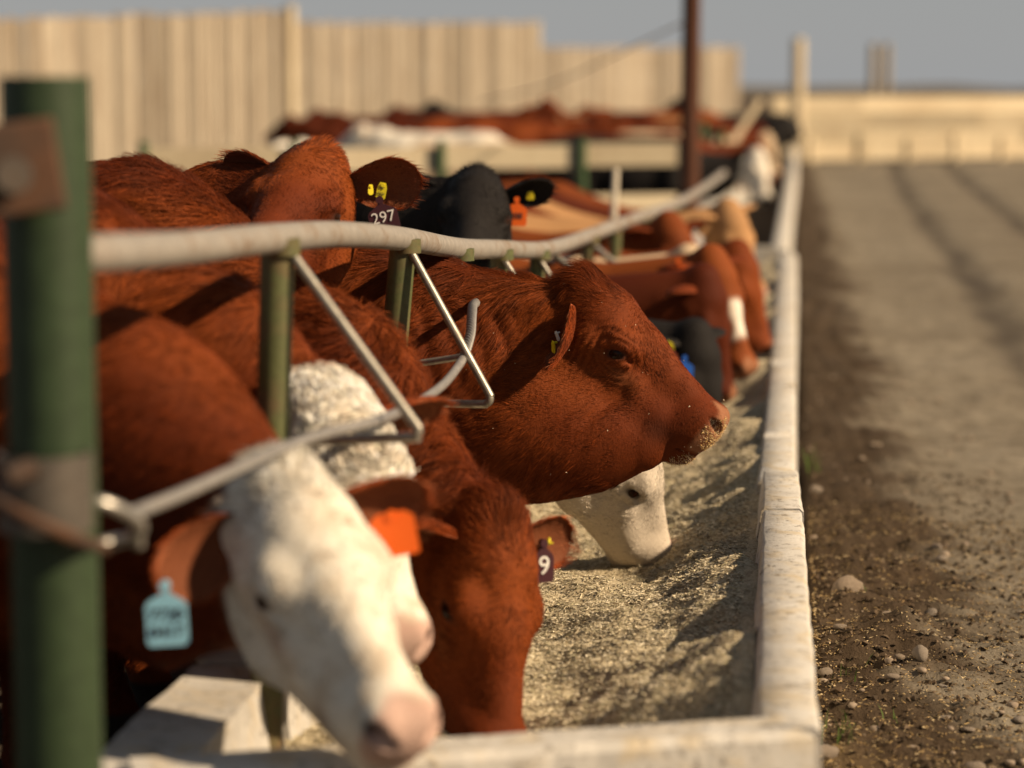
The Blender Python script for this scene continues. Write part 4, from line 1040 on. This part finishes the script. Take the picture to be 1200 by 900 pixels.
# wall of planks across the end of the road, on posts
rw = empty('plank_wall', (0.15, 56.0, 0), R(32)); tag(rw, 'long pale plank wall across the end of the dirt road', 'wall')
L_ = 14.0; r_ = random.Random(12)
for row in range(4):
    x = -0.6
    while x < L_:
        w_ = r_.uniform(2.2, 3.0); mb = MB(); mb.box((0, 0, 0), (w_ - 0.015, 0.045, 0.335)); o = link('plank', mb.data('plank', MAT['rail_board']), rw)
        o.location = (x, r_.uniform(-0.012, 0.012), 0.06 + row * 0.352 + (0.02 if row > 1 else 0)); x += w_
for k in range(11):
    mb = MB(); mb.box((-0.07, -0.08, 0), (0.07, -0.025, 0.55 + 0.1 * (k % 2))); o = mb.build('stub_post', MAT['rail_board'], rw); o.location = (0.4 + k * 1.32, 0, 0)
for px, lab in ((935, 'slim pale pole above the left end of the plank wall'),):
    x, y = xy(px, 54.5); mb = MB(); mb.tube([(0, 0, 0), (0, 0, 2.75)], [0.16, 0.14], 12); o = mb.build('pole', MAT['rail_board'], None, True); o.location = (x, y, 0); tag(o, lab, 'pole', 'poles by the plank wall')
for px, lab in ((1023, 'left one of the close pair of pale poles behind the plank wall'), (1038, 'right one of the close pair of pale poles behind the plank wall')):
    x, y = xy(px, 60.5); mb = MB(); mb.tube([(0, 0, 0), (0, 0, 2.75)], [0.12, 0.11], 12); o = mb.build('pole', MAT['board_grey'], None, True); o.location = (x, y, 0); tag(o, lab, 'pole', 'poles by the plank wall')
# cross fence of the pen: wide pale boards on green posts
cf = empty('cross_fence', (-1.1, 25.0, 0), R(24)); tag(cf, 'pale horizontal board fence crossing the pen behind the cattle', 'fence')
x = -0.02; r_ = random.Random(8)
for k in range(4):
    w_ = (1.05, 1.45, 1.45, 1.45)[k]; mb = MB(); mb.box((-w_ + 0.012, -0.022, -0.115), (0, 0.022, 0.115)); o = link('rail_board', mb.data('rail_board', MAT['rail_board']), cf); o.location = (x, 0, 0.915 + (0.03 if k == 0 else 0) + r_.uniform(-0.01, 0.01)); x -= w_
    mb = MB(); mb.box((-w_ + 0.012, -0.022, -0.09), (0, 0.022, 0.09)); o = link('rail_board', mb.data('rail_board', MAT['rail_board']), cf); o.location = (x + w_, 0, 0.45)
for k, xx in enumerate((-1.05, -2.50, -3.95, -5.40)):
    mb = MB(); mb.tube([(0, -0.07, 0), (0, -0.07, 1.10)], 0.045, 12); o = mb.build('post', MAT['green_paint'], cf, True); o.location = (xx, 0, 0)
bp = at_d(808, 225, 22.5)
o = MB().tube([(0, 0, 0), (0.0, 0, 1.3), (0.01, 0, 3.3)], [0.088, 0.086, 0.080], 14).build('brown_post', MAT['brown_post'], None, True); o.location = (bp.x, bp.y, 0)
tag(o, 'tall reddish brown post rising above the cattle against the sky', 'post')
w0 = at_d(798, 28, 22.5); w1 = at_d(560, 120, 40)
tag(MB().tube(smooth_path([w0, (w0 + w1) / 2 + Vector((0, 0, -0.12)), w1], 10), 0.012, 6).build('guy_wire', MAT['cable_steel'], None, True), 'thin dark wire sloping down from the brown post', 'wire')
gp = empty('green_gate', at_z(833, 262, 0.0)); tag(gp, 'blurred green steel gate end by the brown post', 'gate')
gl = gp.location
for dx, h in ((-0.10, 1.22), (0.12, 1.12)):
    mb = MB(); mb.tube([(dx, 0, 0), (dx, 0, h)], 0.045, 12); mb.build('upright', MAT['green_paint'], gp, True)
for z_ in (0.5, 0.78, 1.05): MB().tube([(-0.10, 0, z_), (0.12, 0, z_)], 0.03, 10).build('bar', MAT['green_paint'], gp, True)
MB().tube([(0.10, 0.2, 0.75), (0.55, 1.2, 1.45)], 0.045, 10).build('brace', MAT['rail_board'], gp, True)
# ---------------------------------------------------------------- the cattle
build_cow_mats()
def place(px, py, d, O): return tuple(at_d(px, py, d) - Vector(O))
GROUP_ROW = 'cattle eating in a row at the bunk'
# the red one in focus, head stretched out over the bunk
O = Vector((-1.62, 6.78, 0.0))
fl = [(place(756, 522, 6.63, O), place(690, 512, 6.67, O), 0.060, 0.125), (place(690, 512, 6.67, O), place(615, 500, 6.71, O), 0.125, 0.185), (place(615, 500, 6.71, O), place(470, 470, 6.78, O), 0.185, 0.24)]
main, main_body, main_hw = make_cow('cow', 'red brown cow in sharp focus, head over the bunk, feed crumbs on its nose', O, 0.0,
    dict(eye=place(722, 415, 6.58, O), eye_side=-1, dir=(0.775, -0.10, -0.625), up=(0.60, -0.12, 0.79), scale=0.97, deep=1.0, eye_fine=-1, arch=(0, 0, -0.05), neck=1.08, flesh=fl, body=0.98),
    'red', fine=(0.0052, 0.010, 0.034), fur=170000, fur_w=0.00055, fur_len=1.0, ears=('side', 'back'), mane=0.055, seed=2, group=GROUP_ROW,
    tags=[dict(side=-1, u=0.62, off=0.020, mat='tag_yellow', w=0.017, h=0.028, neck=False, rot=(0.2, 0.25, -0.9)), dict(side=-1, u=0.45, off=0.022, mat='tag_white', w=0.012, h=0.022, neck=False, rot=(0.2, -0.3, -0.9))])
# feed crumbs on its nose and chin
rc = np.random.default_rng(5); cv = np.array([v.co[:] for v in main_body.data.vertices]); cn = np.array([v.normal[:] for v in main_body.data.vertices])
hp = np.array(main_hw((0.52, -0.03, -0.09))); hq = np.array(main_hw((0.49, -0.02, -0.20)))
near = np.where((np.linalg.norm(cv - hp, axis=1) < 0.055) | (np.linalg.norm(cv - hq, axis=1) < 0.042))[0]
near = near[np.linalg.norm(cv[near] - np.array(main_hw((0.514, -0.064, -0.060))), axis=1) > 0.017]
pick = rc.choice(near, 480); q = cv[pick] + cn[pick] * 0.0012
cm = bits('feed_crumbs', q[:, 0], q[:, 1], q[:, 2], 0.002, 0.007, 0.0024, [(0.72, 0.50, 0.20), (0.60, 0.40, 0.15), (0.80, 0.62, 0.32)], 81, lift=0.8)
o = link('feed_crumbs', cm, main); o['kind'] = 'stuff'
pick = rc.choice(np.where((cv[:, 0] > 0.75))[0], 60); q = cv[pick] + cn[pick] * 0.011
o = link('feed_flecks', bits('feed_flecks', q[:, 0], q[:, 1], q[:, 2], 0.002, 0.006, 0.0022, [(0.6, 0.5, 0.36)], 82, lift=0.8), main); o['kind'] = 'stuff'

nosev = np.array([np.linalg.norm(v - hp) < 0.06 or np.linalg.norm(v - hq) < 0.05 for v in cv]).astype(float)
qs = np.array([p.vertices[:] for p in main_body.data.polygons])
hc = fur_data('whiskers', cv, qs, np.tile((0.55, 0.42, 0.28), (len(cv), 1)), nosev, np.full(len(cv), 0.018), cn * 0.2 + np.array((0.3, 0, -0.6)), 420, 0.00022, 77, lift=1.1, mess=0.6)
hc.materials.append(MAT['hair']); link('whiskers', hc, main)

# white-faced one in front
O = Vector((-1.66, 4.62, 0.0))
make_cow('cow', 'red cow with white face and blue ear tag, nearest at the bunk', O, 0.0,
    dict(eye=place(310, 704, 4.26, O), eye_side=-1, dir=(0.50, -0.62, -0.55), up=(0.30, -0.58, 0.68), scale=1.03, deep=0.0, arch=(0.0, 0, 0.06), neck=1.12, body=1.02),
    'redwhite', fine=(0.007, 0.013, 0.036), fur=80000, fur_w=0.0009, ears=(((0.20, 1.0, -0.02), (0.9, -0.1, 0.1)), ((0.36, 0.95, -0.30), (0.70, 0.1, 0.5))), seed=3, group=GROUP_ROW, ear_size=1.0,
    tags=[dict(side=-1, u=0.60, off=0.02, mat='tag_blue', w=0.072, h=0.105, rot=(0.0, -0.05, 0.15), shift=(-0.045, -0.05, -0.030), text=[('7720', 0.030, -0.050), ('0417', 0.030, -0.080)], ink='ink_black', label='pale blue ear tag with handwritten black numbers'),
          dict(side=1, u=0.55, off=0.040, mat='tag_orange', w=0.080, h=0.075, rot=(0.0, -0.18, 0.15), neck=False, label='bright orange ear tag')])
# white curly one behind it
O = Vector((-1.62, 5.20, 0.0))
make_cow('cow', 'white faced cow with woolly curled forehead, mostly hidden behind the nearest cow', O, 0.0,
    dict(eye=place(408, 588, 5.02, O), dir=(0.36, -0.55, -0.68), up=(0.22, -0.65, 0.62), scale=1.05, arch=(0, 0, 0.06), neck=1.05, body=1.05),
    'redwhite', fine=(0.008, 0.014, 0.036), fur=45000, fur_w=0.0009, ears=('side', 'side'), seed=4, group=GROUP_ROW, curly=True, mane=0.03)
# red one with its nose in the feed
O = Vector((-1.60, 5.80, 0.0))
make_cow('cow', 'red cow with its nose down in the feed and a maroon ear tag', O, 0.0,
    dict(eye=place(526, 716, 5.36, O), eye_side=-1, dir=(0.12, -0.36, -0.84), up=(0.66, -0.62, 0.30), roll=0.0, scale=1.0, arch=(0.02, 0, 0.10), neck=1.12, body=1.06),
    'red', fine=(0.007, 0.012, 0.036), fur=90000, fur_w=0.0008, fur_len=1.2, ears=(((-0.05, 0.95, -0.12), (0.45, 0.1, 0.8)), 'side'), seed=5, group=GROUP_ROW, mane=0.045,
    tags=[dict(side=1, u=0.42, off=0.02, mat='tag_maroon', w=0.050, h=0.090, rot=(0.0, 0.0, 0.55), text=[('9', 0.060, -0.052)], ink='ink_white', label='maroon ear tag numbered 9'),
          dict(side=1, u=0.55, off=0.012, mat='tag_yellow', w=0.020, h=0.026, neck=False, rot=(1.3, 0, 0.2))])
# head-on red one looking over the rail
O = Vector((-1.82, 6.34, 0.0))
make_cow('cow', 'red cow facing the camera over the rail with ear tag 297', O, 0.0,
    dict(eye=place(343, 249, 6.05, O), dir=(-0.16, -0.93, -0.32), up=(0.0, -0.32, 0.93), roll=-0.06, scale=1.0, arch=(0.0, 0.02, 0.06), neck=0.95, body=0.95),
    'red', fine=(0.006, 0.012, 0.036), fur=90000, fur_w=0.0006, ears=(((-0.12, 1.0, 0.18), (0.85, 0.1, 0.05)), ((-0.25, 1.0, -0.12), (0.85, 0.1, 0.0))), seed=6, group=GROUP_ROW, ear_size=1.05,
    tags=[dict(side=1, u=0.50, off=0.02, mat='tag_yellow', w=0.024, h=0.036, neck=False, rot=(0.0, 0.2, 0.1), text=[('MF', 0.009, -0.008), ('2256', 0.009, -0.021)], ink='ink_black'),
          dict(side=1, u=0.35, off=0.026, mat='tag_yellow', w=0.014, h=0.020, neck=False, rot=(0.0, 0.0, 0.5)),
          dict(side=1, u=0.30, off=0.034, mat='tag_maroon', w=0.074, h=0.100, rot=(0.0, -0.22, 0.1), shift=(0.035, -0.01, -0.028), text=[('297', 0.040, -0.045)], ink='ink_white', label='dark maroon ear tag numbered 297')])
# white one under the sharp cow's jaw, shade of that head put into its coat
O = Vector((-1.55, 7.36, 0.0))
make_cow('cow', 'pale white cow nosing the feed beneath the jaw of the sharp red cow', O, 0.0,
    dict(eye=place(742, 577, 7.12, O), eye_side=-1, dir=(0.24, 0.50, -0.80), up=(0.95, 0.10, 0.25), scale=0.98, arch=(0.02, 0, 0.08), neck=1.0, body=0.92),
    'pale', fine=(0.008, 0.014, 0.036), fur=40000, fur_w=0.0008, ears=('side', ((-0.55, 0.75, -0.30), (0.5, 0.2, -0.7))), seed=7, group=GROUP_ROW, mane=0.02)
# black one facing the camera
O = Vector((-1.78, 8.42, 0.0))
make_cow('cow', 'black cow facing the camera over the rail with orange tag in its ear', O, 0.0,
    dict(eye=place(555, 258, 8.12, O), dir=(0.05, -0.92, -0.36), up=(0.02, -0.36, 0.9), scale=0.98, arch=(0, 0, 0.06), neck=0.95, body=0.92),
    'black', fine=(0.009, 0.015, 0.036), fur=30000, fur_w=0.0009, ears=('up', ((-0.2, 1.0, 0.05), (0.85, 0.1, -0.2))), seed=8, group=GROUP_ROW,
    tags=[dict(side=1, u=0.30, off=0.03, mat='tag_orange', w=0.072, h=0.088, rot=(0, 0.05, 0.1), text=[('208', 0.030, -0.055)], ink='ink_black', label='orange ear tag'),
          dict(side=1, u=0.55, off=0.012, mat='tag_yellow', w=0.026, h=0.022, neck=False), dict(side=-1, u=0.35, off=0.03, mat='tag_deep_blue', w=0.055, h=0.075, label='blue ear tag')])
FINE2 = (0.012, 0.020, 0.042)
def feeder(label, px, py, d, kind, y, dirv=(0.36, 0.0, -0.88), up=(0.9, -0.25, 0.3), x=-1.62, body=0.80, sc=0.95, seed=1, ears=('side', 'side'), tags=(), fine=FINE2, roll=0.0):
    O = Vector((x, y, -0.11 * min(max((y - 7.5) / 3, 0), 1)))
    return make_cow('cow', label, O, 0.0, dict(eye=place(px, py, d, O), eye_side=-1, dir=dirv, up=up, scale=sc, arch=(0.0, 0, -0.07), neck=0.88, body=body, roll=roll), kind, fine=fine, ears=ears, tags=tags, seed=seed, group=GROUP_ROW)
feeder('dark red cow feeding just beyond the muzzle of the sharp red cow', 768, 490, 8.75, 'deep', 8.98, (0.30, -0.05, -0.90), seed=11, body=0.85)
feeder('black cow with blue and yellow ear tags feeding behind the forehead of the sharp cow', 798, 452, 9.3, 'black', 9.52, (0.22, -0.10, -0.9), (0.8, -0.5, 0.2), seed=12, body=0.84, ears=('side', 'down'),
       tags=[dict(side=-1, u=0.5, off=0.02, mat='tag_deep_blue', w=0.075, h=0.095, rot=(0, 0.1, 0.2), shift=(0.115, -0.06, -0.03), label='blue ear tag'), dict(side=-1, u=0.35, off=0.03, mat='tag_yellow', w=0.040, h=0.044, neck=False, shift=(0.03, -0.06, 0.03))])
feeder('dark red cow with its muzzle lowest beneath the orange tagged cow', 818, 385, 9.95, 'deep', 10.05, (0.24, 0.05, -0.85), seed=13, body=0.80)
feeder('rust red cow with white nose patch and orange ear tag feeding along the bunk', 822, 356, 10.3, 'blaze', 10.6, (0.34, -0.28, -0.82), (0.68, -0.65, 0.3), seed=14, body=0.80, ears=('side', 'side'),
       tags=[dict(side=-1, u=0.45, off=0.02, mat='tag_orange', w=0.080, h=0.085, rot=(0, 0, 0.1), shift=(0.0, -0.05, 0.05), label='orange ear tag')])
feeder('cream backed cow feeding beyond the orange tagged cow', 796, 352, 11.0, 'cream', 11.15, (0.34, -0.30, -0.82), (0.6, -0.7, 0.3), seed=15, body=0.80)
feeder('dark brown cow whose muzzle reaches nearest the outer wall', 862, 342, 11.7, 'red', 11.7, (0.34, -0.10, -0.86), seed=16, body=0.80)
feeder('rust red cow with a white ear tag, head half raised', 772, 306, 11.9, 'rust', 12.3, (0.35, -0.45, -0.75), (0.45, -0.75, 0.4), seed=17, body=0.80,
       tags=[dict(side=1, u=0.5, off=0.02, mat='tag_white', w=0.085, h=0.10, rot=(0, 0, 0.1))])
feeder('tan cow with sunlit neck near the grey bunk divider', 846, 288, 13.4, 'tan', 13.4, (0.36, -0.20, -0.82), (0.6, -0.65, 0.4), seed=18, body=0.80)
feeder('white faced red cow feeding left of the tan cow', 818, 318, 14.2, 'redwhite', 14.2, seed=19, body=0.80)
feeder('pale backed tan cow standing among the red ones', 838, 306, 15.0, 'tan', 15.0, seed=20, body=0.80)
feeder('deep red cow one before last at the near bunk', 848, 292, 16.0, 'deep', 16.0, tags=[dict(side=-1, u=0.5, off=0.02, mat='tag_orange', w=0.075, h=0.085)], seed=21, body=0.80)
feeder('red cow last in line at the near bunk', 842, 290, 17.1, 'rust', 17.1, seed=22, body=0.80)
GROUP_ROW = 'cattle at the second bunk'
feeder('black and white faced cow feeding at the second bunk', 880, 200, 26.3, 'blackwhite', 26.6, (0.25, -0.45, -0.80), (0.65, -0.7, 0.2), x=-1.30, seed=23, body=0.92, sc=1.05)
feeder('red cow feeding just behind the black and white faced one', 886, 184, 28.6, 'red', 28.8, x=-1.15, seed=24, body=0.9)
feeder('cream cow feeding farther along the second bunk', 898, 178, 31.0, 'cream', 31.0, x=-0.95, seed=25, body=0.9)
feeder('dark cow with its head over the second bunk wall', 906, 170, 34.0, 'black', 34.0, x=-0.85, seed=26, body=0.9)
# cattle standing about in the pen behind the cross fence
def stander(label, px, d, kind, heading, pose='level', body=0.95, seed=1):
    p = at_d(px, 110, d); z = {'level': (0.86, 0.0, 1.22), 'up': (0.72, 0.05, 1.42), 'down': (0.92, 0.0, 0.45)}[pose]; dr = {'level': (0.85, 0.05, -0.52), 'up': (0.85, 0.2, -0.5), 'down': (0.35, 0, -0.9)}[pose]
    return make_cow('cow', label, (p.x, p.y, -0.12), heading, dict(eye=tuple(c * body for c in z), dir=dr, up=(0.3, 0, 0.95) if pose != 'down' else (0.9, 0, 0.3), scale=0.95, body=body), kind, fine=(0.016, 0.030, 0.050), seed=seed, group='cattle standing in the pen')
stander('dark red cow standing right of the corner of the left windbreak', 395, 37, 'deep', R(185), seed=31)
stander('white cow standing sideways left of the middle of the pen', 480, 33, 'white', R(178), body=0.88, seed=32)
stander('white cow showing only its rump beside the left windbreak corner', 352, 31, 'white', R(85), 'down', body=0.82, seed=33)
stander('black cow standing before the middle windbreak', 552, 38, 'black', R(200), 'up', body=0.97, seed=34)
stander('red cow standing before the right end of the middle windbreak', 640, 36, 'red', R(10), body=0.97, seed=35)
stander('orange red cow with lowered head in the middle of the pen', 690, 33, 'red', R(170), 'down', body=0.92, seed=36)
stander('red cow standing sideways left of the brown post', 762, 34, 'red', R(172), body=0.95, seed=37)
stander('deep red cow standing just behind the brown post', 790, 35, 'deep', R(165), body=0.97, seed=38)
stander('dark cow farthest back near the end of the bunk', 838, 44, 'black', R(180), 'up', body=1.0, seed=39)
stander('deep red cow standing behind the board fence at the centre', 610, 29, 'deep', R(178), 'down', body=0.80, seed=40)
stander('red cow with lowered head behind the pale board fence on the right', 720, 28, 'red', R(5), 'down', body=0.78, seed=41)

for k, (lab, px, d, kind, hd, ps, bd) in enumerate((
        ('deep red cow half hidden behind the sideways white cow', 428, 38, 'deep', 175, 'level', 1.02), ('deep red cow left of the black one before the middle windbreak', 520, 41, 'deep', 188, 'level', 1.05),
        ('red cow right of the black one before the middle windbreak', 592, 37, 'red', 5, 'up', 1.0), ('tan cow standing among the red ones left of the brown post', 712, 37, 'tan', 176, 'level', 0.98),
        ('rust red cow farther back, left of the brown post', 742, 42, 'rust', 184, 'level', 1.05), ('red cow farther back, behind the middle windbreak end', 668, 41, 'deep', 170, 'level', 1.04),
        ('pale cow behind the board fence left of centre', 500, 30, 'cream', 182, 'down', 0.82))):
    stander(lab, px, d, kind, R(hd), ps, bd, 60 + k)
